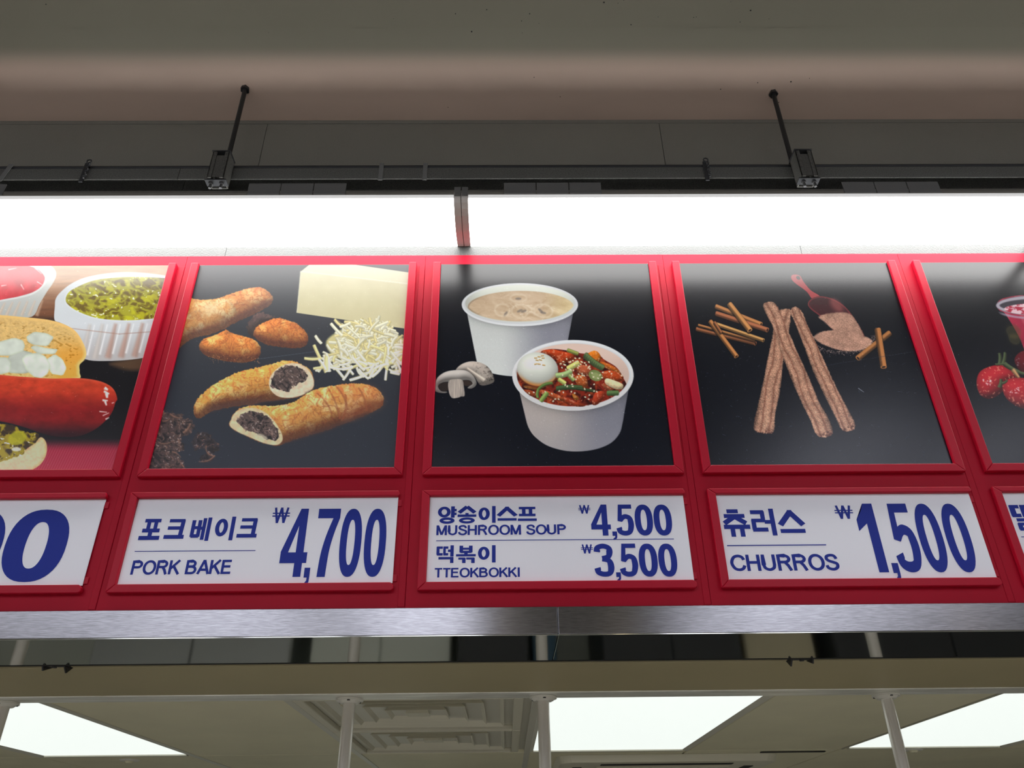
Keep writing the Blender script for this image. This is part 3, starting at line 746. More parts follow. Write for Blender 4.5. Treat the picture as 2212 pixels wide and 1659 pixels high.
class Paint:
    def __init__(s, a, b, ox, oy, sc, bg):
        s.a, s.b = a, b
        s.nx = int(round((b-a)/.00122))+1; s.nz = int(round((PT-PB)/.00122))+1
        X, Z = np.meshgrid(np.linspace(a, b, s.nx), np.linspace(PT, PB, s.nz))
        d = np.stack([X-CAM[0], np.full_like(X, PY-CAM[1]), Z-CAM[2]], -1)
        w = d@FWD
        s.px = (d@RIGHT)/w*FOCAL+W/2; s.py = H/2-(d@UP)/w*FOCAL
        s.X, s.Z = X, Z
        s.sc = sc
        s.U = (s.px-ox)*sc; s.V = (s.py-oy)*sc
        s.c = np.zeros(X.shape+(3,))+C(*bg)
        s.aa = sc*.75
    def sub(s, pts, pad):
        p = np.array(pts)
        m = (s.U > p[:, 0].min()-pad) & (s.U < p[:, 0].max()+pad) & (s.V > p[:, 1].min()-pad) & (s.V < p[:, 1].max()+pad)
        r = np.where(m.any(1))[0]; c = np.where(m.any(0))[0]
        if len(r) == 0 or len(c) == 0: return None
        return slice(r[0], r[-1]+1), slice(c[0], c[-1]+1)
    def sd(s, pts, smooth=True, n=5):
        """signed distance to a closed outline (negative inside), in zoom units; smooth = spline through pts"""
        p = np.array(cr(pts, n, True) if smooth else pts, float)
        out = np.full(s.U.shape, 1e3)
        w = s.sub(p, 14*s.sc/3.4)
        if w is None: return out
        u, v = s.U[w], s.V[w]
        d2 = np.full(u.shape, 1e12); ins = np.zeros(u.shape, bool)
        for i in range(len(p)):
            ax, ay = p[i]; bx, by = p[(i+1) % len(p)]
            ex, ey = bx-ax, by-ay; wx, wy = u-ax, v-ay
            t = np.clip((wx*ex+wy*ey)/(ex*ex+ey*ey+1e-9), 0, 1)
            d2 = np.minimum(d2, (wx-ex*t)**2+(wy-ey*t)**2)
            cnd_ = ((ay <= v) & (by > v)) | ((by <= v) & (ay > v))
            if ey != 0: ins ^= cnd_ & (u < ax+(v-ay)*ex/ey)
        d = np.sqrt(d2); out[w] = np.where(ins, -d, d)
        return out
    def ell(s, cx, cy, rx, ry, rot=0):
        a = math.radians(rot); du, dv = s.U-cx, s.V-cy
        x = (du*math.cos(a)+dv*math.sin(a)); y = (-du*math.sin(a)+dv*math.cos(a))
        k = np.sqrt((x/rx)**2+(y/ry)**2)+1e-6
        g = np.sqrt((x/rx**2)**2+(y/ry**2)**2)/k+1e-9
        return (k-1)/g
    def cov(s, d, soft=0): return sst(s.aa+soft, -s.aa-soft, d)
    def put(s, m, colr, al=1.0):
        m = (m*al)[..., None]; s.c = s.c*(1-m)+m*np.asarray(colr, float)
    def light(s, d, R, L=(-.25, -.75, .6)):
        """rounded shading of a form from its outline distance"""
        t = np.clip(-d/R, 0, 1); m = 1-t
        gy, gx = np.gradient(np.clip(d, -R*1.5, R)); g = np.sqrt(gx*gx+gy*gy)+1e-6
        L = np.array(L)/np.linalg.norm(L)
        return blur(gx/g*m*L[0]+gy/g*m*L[1]+np.sqrt(1-m*m*.98)*L[2], 4)
    def stroke(s, x0, y0, x1, y1, w0, w1, colr, end=None, shade=.35, al=1.0, soft=0, bow=0):
        wm = max(w0, w1)
        w = s.sub([(x0, y0), (x1, y1)], wm+abs(bow)+8)
        if w is None: return
        u, v = s.U[w], s.V[w]; ex, ey = x1-x0, y1-y0; L = math.hypot(ex, ey)+1e-6
        t = ((u-x0)*ex+(v-y0)*ey)/L/L; tc = np.clip(t, 0, 1)
        o = ((u-x0)*-ey+(v-y0)*ex)/L-bow*4*tc*(1-tc)
        hw = w0+(w1-w0)*tc
        al_ = np.maximum(0, np.maximum(-t, t-1))*L
        d = np.where(al_ > 0, np.sqrt(np.maximum(np.abs(o)-hw*.45, 0)**2+al_**2)-hw*.55, np.abs(o)-hw)
        m = sst(s.aa+soft, -s.aa-soft, d)*al
        k = o/hw*(1 if ex >= 0 else -1)
        c = np.asarray(colr, float)*(1-shade*sst(-.6, 1.0, k))[..., None]*(1+.12*sst(.9, .1, np.abs(k+.35)))[..., None]
        s.c[w] = s.c[w]*(1-m[..., None])+m[..., None]*c
        if end is not None:
            pass
    def dots(s, pts, rmin, rmax, colr, rr, al=1.0, elong=1.0):
        for (x, y) in pts:
            r = rr.uniform(rmin, rmax); a = rr.uniform(0, math.pi)
            s.stroke(x-math.cos(a)*r*(elong-1), y-math.sin(a)*r*(elong-1), x+math.cos(a)*r*(elong-1)+.01, y+math.sin(a)*r*(elong-1), r, r, colr, shade=.15, al=al)
    def dust(s, n, rr, amt=60):
        h, w = s.U.shape
        for _ in range(n):
            i, j = rr.randrange(h), rr.randrange(w)
            s.c[i, j] = np.minimum(255, s.c[i, j]+rr.uniform(.2, 1)*amt)
            if rr.random() < .12:
                k = rr.randrange(2, 6); q = rr.choice((-1, 0, 1))
                for e in range(k):
                    ii = min(h-1, max(0, i+q*e//2)); jj = min(w-1, j+e)
                    s.c[ii, jj] = np.minimum(255, s.c[ii, jj]+amt*.4)
    def build(s, label, rough, spec):
        p = np.clip(s.c, 0, 255)/255
        l = np.where(p <= .04045, p/12.92, ((p+.055)/1.055)**2.4)
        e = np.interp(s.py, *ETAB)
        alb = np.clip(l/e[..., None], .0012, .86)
        nx, nz = s.nx, s.nz
        co = np.stack([s.X, np.full_like(s.X, PY), s.Z], -1).reshape(-1, 3).astype(np.float32)
        idx = np.arange(nx*nz).reshape(nz, nx)
        q = np.stack([idx[:-1, :-1], idx[1:, :-1], idx[1:, 1:], idx[:-1, 1:]], -1).reshape(-1, 4)
        # thin backing so that the sheet has an edge
        bx = np.array([(x, y, z) for x in (s.a, s.b) for y in (PY+.0001, PY+.0016) for z in (PB, PT)], np.float32)
        n0 = nx*nz; bq = np.array([(0, 1, 3, 2), (4, 6, 7, 5), (0, 4, 5, 1), (2, 3, 7, 6), (0, 2, 6, 4), (1, 5, 7, 3)])+n0
        co = np.vstack([co, bx]); q = np.vstack([q, bq])
        me = bpy.data.meshes.new('food_poster')
        me.vertices.add(len(co)); me.vertices.foreach_set('co', co.ravel())
        me.loops.add(q.size); me.loops.foreach_set('vertex_index', q.ravel().astype(np.int32))
        me.polygons.add(len(q)); me.polygons.foreach_set('loop_start', np.arange(0, q.size, 4, dtype=np.int32))
        me.update(calc_edges=True); me.validate()
        at = me.color_attributes.new('print', 'FLOAT_COLOR', 'POINT')
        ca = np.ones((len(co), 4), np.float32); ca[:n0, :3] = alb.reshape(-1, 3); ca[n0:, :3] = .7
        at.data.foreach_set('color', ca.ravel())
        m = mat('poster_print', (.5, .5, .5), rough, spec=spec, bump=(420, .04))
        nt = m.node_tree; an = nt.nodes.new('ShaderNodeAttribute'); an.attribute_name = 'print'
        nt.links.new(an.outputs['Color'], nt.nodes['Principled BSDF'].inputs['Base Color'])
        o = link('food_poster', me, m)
        tag(o, label, 'poster', 'food posters on the red menu board')
        return o

def strands(P, d, n, rr, cols, Lr=(6, 17), w=(1.6, 3.2), al=.6, inset=6, ang=None):
    ii, jj = np.where(d < -inset)
    if len(ii) == 0: return
    for _ in range(n):
        k = rr.randrange(len(ii)); x, y = P.U[ii[k], jj[k]], P.V[ii[k], jj[k]]
        a = rr.uniform(0, 3.14) if ang is None else rr.gauss(ang, .6); L = rr.uniform(*Lr); ww = rr.uniform(*w)
        c = rr.choice(cols); b = rr.uniform(-7, 7)
        ck = P.c[ii[k], jj[k]].mean()/170
        P.stroke(x-L*math.cos(a), y-L*math.sin(a), x+L*math.cos(a), y+L*math.sin(a), ww, ww*.7, C(*c)*min(1.1, .25+.75*ck), shade=.3, al=al*rr.uniform(.4, 1), soft=1, bow=b)

def crust(P, d, R, pale, gold, dark, scale=26, seed=1, L=(-.2, -.8, .55), bite=10):
    """golden baked crust with melted shreds"""
    wx = fbm(P.U/70, P.V/70, 2, seed+40)*90; wy = fbm(P.U/70, P.V/70, 2, seed+50)*90
    r = ridge((P.U+wx)/scale, (P.V+wy)/scale, 2, seed)
    n = fbm(P.U/60, P.V/60, 3, seed+9); g = vnoise(P.U/6, P.V/6, seed+2)
    lt = P.light(d, R, L)
    d2 = d+(fbm(P.U/14, P.V/14, 2, seed+3)-.5)*bite
    c = C(*gold)+(C(*pale)-C(*gold))*sst(.45, .75, n)[..., None]
    k = sst(.66, .9, r)[..., None]; c = c*(1-.55*k)+C(*dark)*.55*k
    k = sst(.30, .05, r)[..., None]; c = c*(1-.35*k)+C(*pale)*.35*k
    c = c*(.50+.68*np.clip(lt, -.1, 1)+.10*(g-.5))[..., None]
    c = c*(1-(1-np.array([1, .8, .75]))*sst(.35, -.1, lt)[..., None])
    P.put(P.cov(d2), np.clip(c, 12, 250))
    rr = random.Random(seed); area = (d < 0).sum()
    strands(P, d, int(area/75), rr, [pale, tuple(min(255, v*1.12) for v in pale), gold, dark, tuple(v*.8 for v in dark)])

def meat(P, d, seed, base=(78, 62, 58), hi=(150, 122, 110), scale=30):
    w = fbm(P.U/40, P.V/40, 2, seed+7)*60
    r = ridge((P.U+w)/scale, (P.V+w)/scale, 2, seed)
    c = C(22, 18, 20)+(C(*base)-C(22, 18, 20))*sst(.35, .6, r)[..., None]
    c = c+(C(*hi)-c)*(sst(.78, .95, r)*.75)[..., None]
    g = sst(.72, .8, vnoise(P.U/9, P.V/9, seed+4))*sst(.6, .9, r)
    c = c+(C(205, 195, 190)-c)*(g*.5)[..., None]
    P.put(P.cov(d), c)
    rr = random.Random(seed); area = (d < 0).sum()
    strands(P, d, int(area/60), rr, [hi, base, tuple(v*1.25 for v in hi), (30, 24, 26), tuple(v*1.4 for v in base)], (7, 24), (3, 7), .8, 3)

def poster_pork():
    P = Paint(posters[1][0]+.0034, posters[1][1]-.0034, 300, 560, 2143/620, (27, 33, 44))
    rr = random.Random(11)
    # long whole bake at the upper left: the far half, then the near half
    d = P.sd([(540, 330), (640, 275), (760, 232), (890, 208), (960, 235), (1002, 290), (985, 335), (930, 375), (850, 415), (760, 455), (690, 490), (600, 520)])
    crust(P, d, 95, (244, 186, 116), (228, 146, 72), (182, 88, 34), 22, 3)
    d = P.sd([(250, 285), (390, 292), (480, 302), (570, 297), (650, 300), (720, 360), (720, 450), (640, 515), (540, 560), (450, 580), (380, 602), (250, 660)])
    crust(P, d, 110, (248, 212, 150), (232, 164, 86), (196, 112, 54), 22, 5)
    P.put(P.cov(P.ell(540, 370, 70, 48, -20), 30), (244, 214, 160), .55)
    # browned piece behind, then the two nuggets
    d = P.sd([(805, 520), (830, 450), (900, 395), (960, 408), (1030, 440), (960, 470), (880, 520), (850, 590)])
    crust(P, d, 70, (120, 85, 75), (88, 62, 58), (58, 42, 44), 16, 8, bite=22)
    d = P.sd([(855, 560), (880, 505), (960, 460), (1040, 438), (1110, 455), (1180, 480), (1245, 540), (1264, 592), (1245, 645), (1170, 664), (1060, 655), (960, 640), (890, 605)])
    crust(P, d, 95, (240, 172, 90), (220, 130, 52), (164, 74, 28), 20, 12)
    d = P.sd([(448, 655), (480, 600), (560, 570), (625, 540), (650, 524), (690, 550), (760, 570), (850, 595), (900, 640), (908, 700), (870, 752), (780, 772), (680, 765), (580, 745), (490, 715)])
    crust(P, d, 95, (246, 186, 100), (222, 134, 54), (164, 74, 28), 20, 15)
    pts = [(rr.uniform(520, 900), rr.uniform(715, 775)) for _ in range(60)]
    P.dots(pts, 2, 4.5, (196, 132, 78), rr, .7)
    # cheese block
    P.put(P.cov(P.sd([(1208, 92), (1278, 36), (1500, 30), (1620, 42), (2080, 108), (2080, 200), (2030, 190)], False)), (232, 225, 190))
    d = P.sd([(1208, 92), (2080, 194), (2060, 530), (2000, 520), (1178, 400)], False)
    g = (fbm(P.U/90, P.V/90, 3, 4)-.5)*10
    P.put(P.cov(d), C(222, 214, 172)-np.stack([.03*(P.V-240)-g, .035*(P.V-240)-g, .05*(P.V-240)-g], -1))
    P.stroke(1208, 92, 2060, 190, 5, 4, (238, 233, 204), shade=0, soft=4, al=.7)
    P.stroke(1206, 96, 1180, 396, 3, 3, (236, 231, 202), shade=0, soft=3, al=.7)
    # shredded cheese
    hull = P.sd([(1400, 610), (1520, 520), (1640, 480), (1740, 475), (1850, 510), (1960, 580), (2060, 640), (2060, 740), (1900, 770), (1740, 785), (1560, 760), (1440, 710)])
    P.put(P.cov(hull, 10), (212, 202, 138))
    def shred(x, y, k):
        a = rr.gauss(0, .9) if rr.random() < .6 else rr.uniform(0, 3.14)
        L = rr.uniform(26, 66); w = rr.uniform(7, 11)
        c = C(238, 236, 208)*k if rr.random() < .75 else C(226, 214, 150)*k
        P.stroke(x-L*math.cos(a), y-L*math.sin(a), x+L*math.cos(a), y+L*math.sin(a), w+2.5, w+2.5, C(196, 184, 122)*k, shade=0, al=.5)
        P.stroke(x-L*math.cos(a), y-L*math.sin(a), x+L*math.cos(a), y+L*math.sin(a), w, w, c, shade=.10, bow=rr.uniform(-10, 10))
    for i in range(300):
        t = rr.random(); y = 470+t*310; hw = 110+275*t*(1.15-.35*t)
        shred(rr.uniform(1710-hw, min(2030, 1720+hw)), y, rr.uniform(.90, 1.0))
    for (x, y) in ((1330, 690), (1300, 740), (1370, 800), (1500, 850), (1460, 800), (1560, 830), (1640, 880), (1500, 480), (1540, 490), (1475, 525), (1340, 600), (1900, 830), (1850, 840), (1760, 800), (1930, 745), (1620, 800), (1700, 830), (1420, 770)):
        shred(x, y, 1.0)
    for i in range(26): shred(rr.uniform(1340, 1960), rr.uniform(770, 862), 1.0)
    # cut bake, rear one
    dA = P.sd([(408, 1140), (415, 1090), (450, 1030), (540, 950), (640, 890), (760, 835), (860, 815), (980, 785), (1090, 757), (1180, 770), (1260, 810), (1300, 870), (1308, 940), (1285, 990), (1230, 1020), (1100, 1045), (960, 1065), (800, 1090), (680, 1105), (560, 1130), (500, 1160), (450, 1190), (415, 1165)])
    crust(P, dA, 120, (240, 192, 110), (220, 152, 66), (172, 84, 34), 20, 21, bite=14)
    P.put(P.cov(P.sd([(560, 1095), (800, 1050), (1000, 1050), (1100, 1045), (900, 1085), (680, 1105), (540, 1140)]), 16), (70, 42, 40), .65)
    d = P.sd([(972, 930), (985, 870), (1035, 815), (1110, 780), (1190, 780), (1260, 820), (1302, 890), (1300, 960), (1240, 1005), (1150, 1033), (1050, 1028), (990, 985)])
    g = fbm(P.U/26, P.V/26, 3, 6)[..., None]
    P.put(P.cov(d, 2), C(196, 172, 140)+g*C(48, 52, 56))
    d = P.sd([(985, 935), (1005, 865), (1055, 812), (1130, 793), (1205, 812), (1255, 855), (1262, 893), (1205, 925), (1150, 950), (1120, 985), (1060, 975), (1010, 965)])
    meat(P, d+(fbm(P.U/20, P.V/20, 2, 3)-.5)*26, 31)
    # cut bake, front one
    P.put(P.cov(P.sd([(900, 1080), (1240, 1040), (1250, 1000), (1330, 985), (1180, 1075), (1040, 1110)]), 18), (18, 16, 22), .9)
    dB = P.sd([(675, 1245), (690, 1190), (720, 1140), (780, 1105), (880, 1090), (980, 1095), (1080, 1085), (1170, 1060), (1240, 1012), (1330, 970), (1440, 945), (1560, 930), (1680, 930), (1760, 955), (1810, 1000), (1830, 1060), (1800, 1110), (1700, 1160), (1560, 1215), (1420, 1270), (1280, 1312), (1150, 1352), (1060, 1387), (1010, 1390), (900, 1365), (800, 1320), (740, 1290)])
    crust(P, dB, 125, (240, 200, 130), (214, 148, 72), (166, 82, 40), 24, 25, bite=12)
    P.put(P.cov(P.sd([(1500, 960), (1620, 930), (1760, 955), (1825, 1030), (1815, 1100), (1700, 1160), (1560, 1210), (1500, 1150), (1560, 1060)]), 40), (176, 92, 54), .30)
    for (x0, y0, x1, y1) in ((1410, 960, 1500, 1190), (1470, 945, 1560, 1120), (1540, 1010, 1520, 1200), (1640, 960, 1700, 1130), (1330, 1000, 1440, 1150)):
        P.stroke(x0, y0, x1, y1, 5, 7, (128, 66, 38), shade=0, al=.6, soft=4, bow=-14)
    P.put(P.cov(P.sd([(1080, 1370), (1300, 1285), (1560, 1195), (1700, 1145), (1690, 1170), (1420, 1280), (1150, 1360)]), 16), (62, 38, 36), .7)
    d = P.sd([(680, 1245), (690, 1195), (720, 1145), (780, 1115), (870, 1112), (950, 1148), (1012, 1210), (1062, 1290), (1072, 1350), (1030, 1387), (940, 1375), (830, 1330), (740, 1290)])
    P.put(P.cov(d, 2), C(182, 160, 122)+g*C(50, 52, 50))
    d = P.sd([(738, 1190), (790, 1148), (870, 1136), (945, 1165), (1005, 1228), (1045, 1290), (1035, 1338), (980, 1352), (900, 1312), (800, 1272), (742, 1232)])
    meat(P, d+(fbm(P.U/22, P.V/22, 2, 13)-.5)*24, 35)
    P.put(P.cov(P.ell(915, 1325, 50, 18, 20), 6), (196, 188, 160), .7)
    # braised meat at the lower left
    d = P.sd([(120, 1110), (190, 1128), (240, 1150), (300, 1152), (345, 1195), (400, 1225), (395, 1290), (330, 1330), (330, 1400), (290, 1450), (330, 1500), (350, 1570), (280, 1600), (40, 1620), (40, 1400)])
    meat(P, d+(fbm(P.U/28, P.V/28, 3, 17)-.5)*60, 41, (66, 50, 48), (128, 96, 80), 34)
    d = P.sd([(400, 1360), (470, 1280), (560, 1340), (605, 1385), (560, 1440), (570, 1480), (500, 1518), (450, 1500), (500, 1440), (480, 1400), (430, 1440)])
    meat(P, d+(fbm(P.U/28, P.V/28, 3, 18)-.5)*50, 44, (44, 36, 40), (120, 84, 68), 34)
    for (x0, y0, x1, y1, w, b) in ((500, 1395, 520, 1455, 7, 8), (515, 1450, 565, 1470, 10, 6), (565, 1470, 450, 1512, 8, -16), (340, 1295, 385, 1232, 15, 6), (235, 1160, 325, 1185, 9, 10), (310, 1520, 355, 1570, 6, 4), (180, 1210, 230, 1190, 8, 8), (150, 1370, 250, 1360, 7, 14), (250, 1440, 310, 1480, 8, -8)):
        P.stroke(x0, y0, x1, y1, w, w*.5, (128, 92, 74), shade=.5, soft=4, al=.8, bow=b)
    P.stroke(890, 745, 1310, 690, 1.2, 1.2, (92, 102, 112), shade=0, al=.7)
    P.dust(420, rr, 42)
    return P.build('poster of golden pork bakes cut open beside a cheese block and shredded cheese', .42, .48)

def poster_soup():
    P = Paint(posters[2][0]+.0034, posters[2][1]-.0034, 900, 560, 2005/580, (4, 8, 20))
    rr = random.Random(5)
    def cup(cx, cy, rx, ry, rim, body, left, right, inner, iy):
        d = P.sd(body, False)
        x = (P.U-(cx-rx))/(2*rx)
        c = C(*left)+(C(*right)-C(*left))*sst(.3, .78, x)[..., None]
        c = c*(1-.10*sst(.06, 0, x)-.16*sst(.86, 1.0, x))[..., None]
        c = c+((vnoise(P.U/5, P.V/5, 3)-.5)*6)[..., None]
        sh = np.exp(-np.clip(P.ell(cx, cy, rx, ry), 0, 200)/26)*.22
        P.put(P.cov(d), c*(1-sh)[..., None])
        de = P.ell(cx, cy, rx, ry)
        P.put(P.cov(de), C(226, 229, 231)-10*sst(.5, 1, x)[..., None])
        P.put(P.cov(np.abs(de+rim*.85)-rim*.25, 3), (192, 196, 199), .55)
        di = P.ell(cx, cy-iy, rx-rim, ry-rim*.86)
        w = (P.V-(cy-ry))/(2*ry)
        P.put(P.cov(di), C(*inner)*(1-.10*sst(.2, .0, x))[..., None]*(1.02-.1*sst(.15, .5, w))[..., None])
        return di
    di = cup(771, 339, 434, 161, 26, [(372, 380)]+cr([(448, 760), (462, 800), (510, 832), (600, 860), (735, 874), (900, 862), (1080, 800), (1100, 760)], 5)+[(1172, 380)], (206, 210, 207), (138, 139, 150), (222, 226, 214), 8)
    soup = np.maximum(P.ell(778, 357, 396, 121, 0), di+6)
    w = fbm(P.U/90, P.V/50, 3, 3)*120
    n = fbm((P.U+w)/70, (P.V*2.2+w)/70, 4, 8)
    sw = ridge((P.U+w*.8)/55, (P.V*1.8+w)/55, 2, 14)
    mid = np.exp(-(((P.U-810)/200)**2+((P.V-375)/60)**2))
    c = C(208, 182, 150)+(n-.5)[..., None]*C(44, 48, 52)+(mid*sst(.7, .95, sw)*.9)[..., None]*C(26, 34, 40)-(mid*sst(.35, .1, sw))[..., None]*C(40, 46, 44)
    c = c+C(10, 14, 0)*sst(900, 1150, P.U)[..., None]
    P.put(P.cov(soup, 1), c)
    P.put(P.cov(np.abs(soup+5)-4, 4)*sst(520, 400, P.U), (120, 104, 88), .6)
    for (x, y, a) in ((665, 408, -55), (770, 385, -25), (800, 388, 160), (925, 383, 40), (945, 400, 10), (760, 295, 0)):
        P.put(P.cov(P.ell(x, y, 22, 9, a), 4), (118, 110, 104), .7)
    for (x, y, rx, ry, a) in ((640, 380, 55, 45, 0), (770, 390, 60, 48, 10), (945, 385, 70, 48, 10), (760, 290, 60, 28, 0)):
        P.put(P.cov(np.abs(P.ell(x, y, rx, ry, a))-6, 5), (232, 214, 186), .55)
    # mushrooms
    d = P.sd([(292, 835), (330, 788), (400, 763), (470, 770), (530, 802), (568, 858), (577, 915), (520, 940), (478, 940), (455, 915), (430, 880), (370, 850)])
    lt = P.light(d, 60)
    n = fbm(P.U/12, P.V/12, 3, 5)
    P.put(P.cov(d), (C(196, 184, 172)*(.5+.6*np.clip(lt, 0, 1))[..., None])*(1-.45*sst(.5, .75, n)*sst(380, 540, P.U))[..., None])
    P.stroke(380, 815, 500, 900, 8, 14, (206, 192, 178), shade=.2, soft=5)
    d = P.sd([(140, 985), (139, 930), (160, 880), (215, 842), (290, 828), (370, 832), (420, 868), (446, 915), (440, 945), (410, 965), (380, 960), (415, 930), (395, 905), (350, 903), (330, 915), (240, 915), (190, 922), (160, 950), (185, 985), (230, 990), (205, 1000)])
    lt = P.light(d, 60)
    P.put(P.cov(d), np.clip(C(196, 190, 182)*(.55+.55*np.clip(lt, 0, 1))[..., None], 0, 235))
    P.put(P.cov(P.sd([(165, 965), (165, 935), (205, 920), (245, 925), (250, 960), (220, 985), (185, 985)])), (46, 38, 36), .95)
    P.put(P.cov(P.sd([(345, 908), (395, 906), (418, 928), (395, 945), (360, 945)])), (52, 42, 38), .95)
    d = P.sd([(240, 910), (290, 895), (340, 902), (352, 950), (358, 1018), (330, 1025), (305, 1034), (262, 1034), (240, 985)])
    P.put(P.cov(d), C(196, 184, 172)*(.9+.25*(vnoise(P.U/7, P.V/60, 2)-.5)-.22*sst(320, 360, P.U))[..., None])
    # tteokbokki cup
    di = cup(1167, 867, 453, 264, 33, [(758, 950), (790, 1085)]+cr([(815, 1190), (835, 1255), (880, 1322), (970, 1388), (1090, 1426), (1210, 1435), (1340, 1418), (1450, 1372), (1515, 1300), (1538, 1220), (1550, 1150)], 5)+[(1590, 930)], (172, 164, 159), (120, 121, 131), (216, 190, 176), 2)
    body = sst(1130, 1440, P.V)*P.cov(P.sd([(780, 1060), (830, 1240), (970, 1390), (1210, 1435), (1450, 1370), (1545, 1200), (1560, 1060), (1167, 1200)]))
    P.put(body, (140, 140, 147), .4)
    st = np.maximum(P.sd([(745, 860), (790, 795), (860, 740), (930, 690), (1010, 670), (1130, 682), (1250, 705), (1340, 688), (1395, 745), (1490, 805), (1540, 880), (1572, 960), (1520, 1020), (1400, 1075), (1200, 1106), (1000, 1085), (850, 1020), (770, 940)]), di+2)
    w = fbm(P.U/50, P.V/50, 2, 6)*80
    r = ridge((P.U+w)/42, (P.V+w)/36, 2, 27); n = fbm(P.U/50, P.V/50, 3, 33)
    c = C(48, 12, 12)+(C(122, 34, 20)-C(48, 12, 12))*sst(.40, .8, r)[..., None]
    c = c+(C(184, 78, 34)-c)*(sst(.55, .75, n)*.6)[..., None]
    c = c+(C(245, 190, 160)-c)*(sst(.9, .97, r)*sst(.5, .7, vnoise(P.U/14, P.V/14, 9))*.6)[..., None]
    P.put(P.cov(st), c)
    strands(P, st, 120, rr, [(190, 92, 50), (60, 20, 14), (210, 120, 70), (240, 190, 160), (140, 40, 20)], (5, 22), (2, 6), .6, 8)
    def piece(pts, colr, seed=0, R=26, al=1, k=.5):
        d = P.sd(pts); lt = P.light(d, R)
        g = fbm(P.U/16, P.V/16, 2, seed)-.5
        hi = sst(.72, .8, vnoise(P.U/11, P.V/11, seed+3))[..., None]
        c = np.clip(C(*colr)*(k+.62*np.clip(lt, 0, 1)+.25*g)[..., None], 0, 245)
        P.put(P.cov(d), c+(C(250, 205, 170)-c)*hi*.35, al)
    piece([(930, 690), (1010, 672), (1090, 690), (1165, 700), (1170, 740), (1110, 775), (1065, 790), (1030, 740)], (196, 66, 24), 1)
    piece([(1285, 700), (1330, 682), (1365, 705), (1375, 745), (1350, 772), (1300, 765), (1270, 735)], (232, 126, 28), 2)
    piece([(1370, 765), (1430, 780), (1500, 820), (1532, 868), (1490, 845), (1400, 805)], (222, 112, 34), 3, 14)
    piece([(1385, 845), (1440, 830), (1500, 845), (1545, 880), (1520, 915), (1450, 915), (1395, 890)], (190, 72, 28), 4)
    piece([(1180, 885), (1225, 862), (1265, 885), (1280, 935), (1250, 965), (1205, 945)], (196, 96, 42), 5)
    piece([(1190, 800), (1250, 790), (1305, 815), (1290, 870), (1215, 860)], (190, 92, 56), 6)
    piece([(1110, 1030), (1200, 1070), (1260, 1095), (1190, 1100), (1080, 1060)], (178, 66, 34), 7, 14)
    piece([(1330, 1000), (1395, 985), (1400, 1030), (1350, 1085), (1310, 1080)], (186, 64, 34), 8)
    piece([(920, 975), (1000, 990), (1080, 1025), (1110, 1060), (1020, 1045), (930, 1005)], (188, 84, 42), 9, 16)
    piece([(800, 975), (870, 985), (900, 1030), (850, 1020)], (182, 78, 38), 10, 16)
    piece([(800, 945), (880, 950), (930, 975), (880, 975), (820, 965)], (178, 108, 52), 12, 10)
    piece([(1380, 935), (1430, 945), (1470, 985), (1420, 975)], (186, 96, 60), 11, 14)
    # egg
    d = P.ell(903, 822, 154, 127, 8); lt = P.light(d, 150, (-.2, -.5, .85))
    P.put(P.cov(d, 1), np.clip(C(226, 230, 218)*(.68+.34*np.clip(lt, 0, 1))[..., None], 0, 245))
    low = sst(-40, 2, d)*sst(830, 930, P.V)*P.cov(d)
    P.put(low, (196, 122, 52), .95)
    P.put(P.cov(np.abs(d-4)-7, 3)*sst(800, 900, P.V), (92, 40, 20), .8)
    for (x, y) in ((890, 738), (915, 728), (945, 738), (900, 752), (925, 750), (890, 785), (915, 782), (950, 790), (940, 722)):
        P.stroke(x-9, y, x+9, y+rr.uniform(-5, 5), 5, 4, (196, 158, 96), shade=.3)
    # leek
    def leek(x0, y0, x1, y1, w, c, bow=0): P.stroke(x0, y0, x1, y1, w+2, w+2, C(*c)*.55, shade=0, bow=bow, al=.8); P.stroke(x0, y0, x1, y1, w, w, c, shade=.35, bow=bow)
    leek(1262, 718, 1385, 808, 22, (88, 108, 66), 8)
    for k in range(9): P.stroke(1262+k*14, 712+k*11, 1246+k*14, 746+k*11, 2, 2, (48, 66, 40), shade=0, al=.8)
    leek(1135, 815, 1205, 775, 20, (206, 206, 118)); leek(1050, 868, 1150, 838, 20, (160, 184, 122), 8); leek(1065, 898, 1105, 925, 15, (196, 206, 112))
    leek(1130, 680, 1200, 705, 13, (140, 150, 74)); leek(1050, 965, 1230, 962, 17, (62, 86, 52), -8); leek(1200, 965, 1330, 985, 10, (50, 70, 44))
    leek(905, 1030, 915, 965, 10, (104, 132, 66), -8); leek(915, 965, 1010, 925, 10, (92, 120, 60), -10); leek(930, 1055, 972, 1000, 16, (132, 158, 82))
    P.put(P.cov(P.ell(1335, 868, 52, 40, 25)), (112, 128, 74)); P.put(P.cov(P.ell(1338, 872, 34, 24, 25), 3), (150, 158, 104), .7)
    leek(1430, 1000, 1500, 998, 18, (84, 112, 66)); leek(1140, 870, 1170, 900, 14, (150, 168, 100))
    piece([(1405, 905), (1425, 890), (1490, 910), (1540, 935), (1532, 970), (1480, 968), (1415, 935)], (226, 206, 160), 14, 14, 1, .65)
    piece([(1160, 1005), (1190, 1015), (1210, 1045), (1180, 1050)], (214, 130, 48), 15, 12)
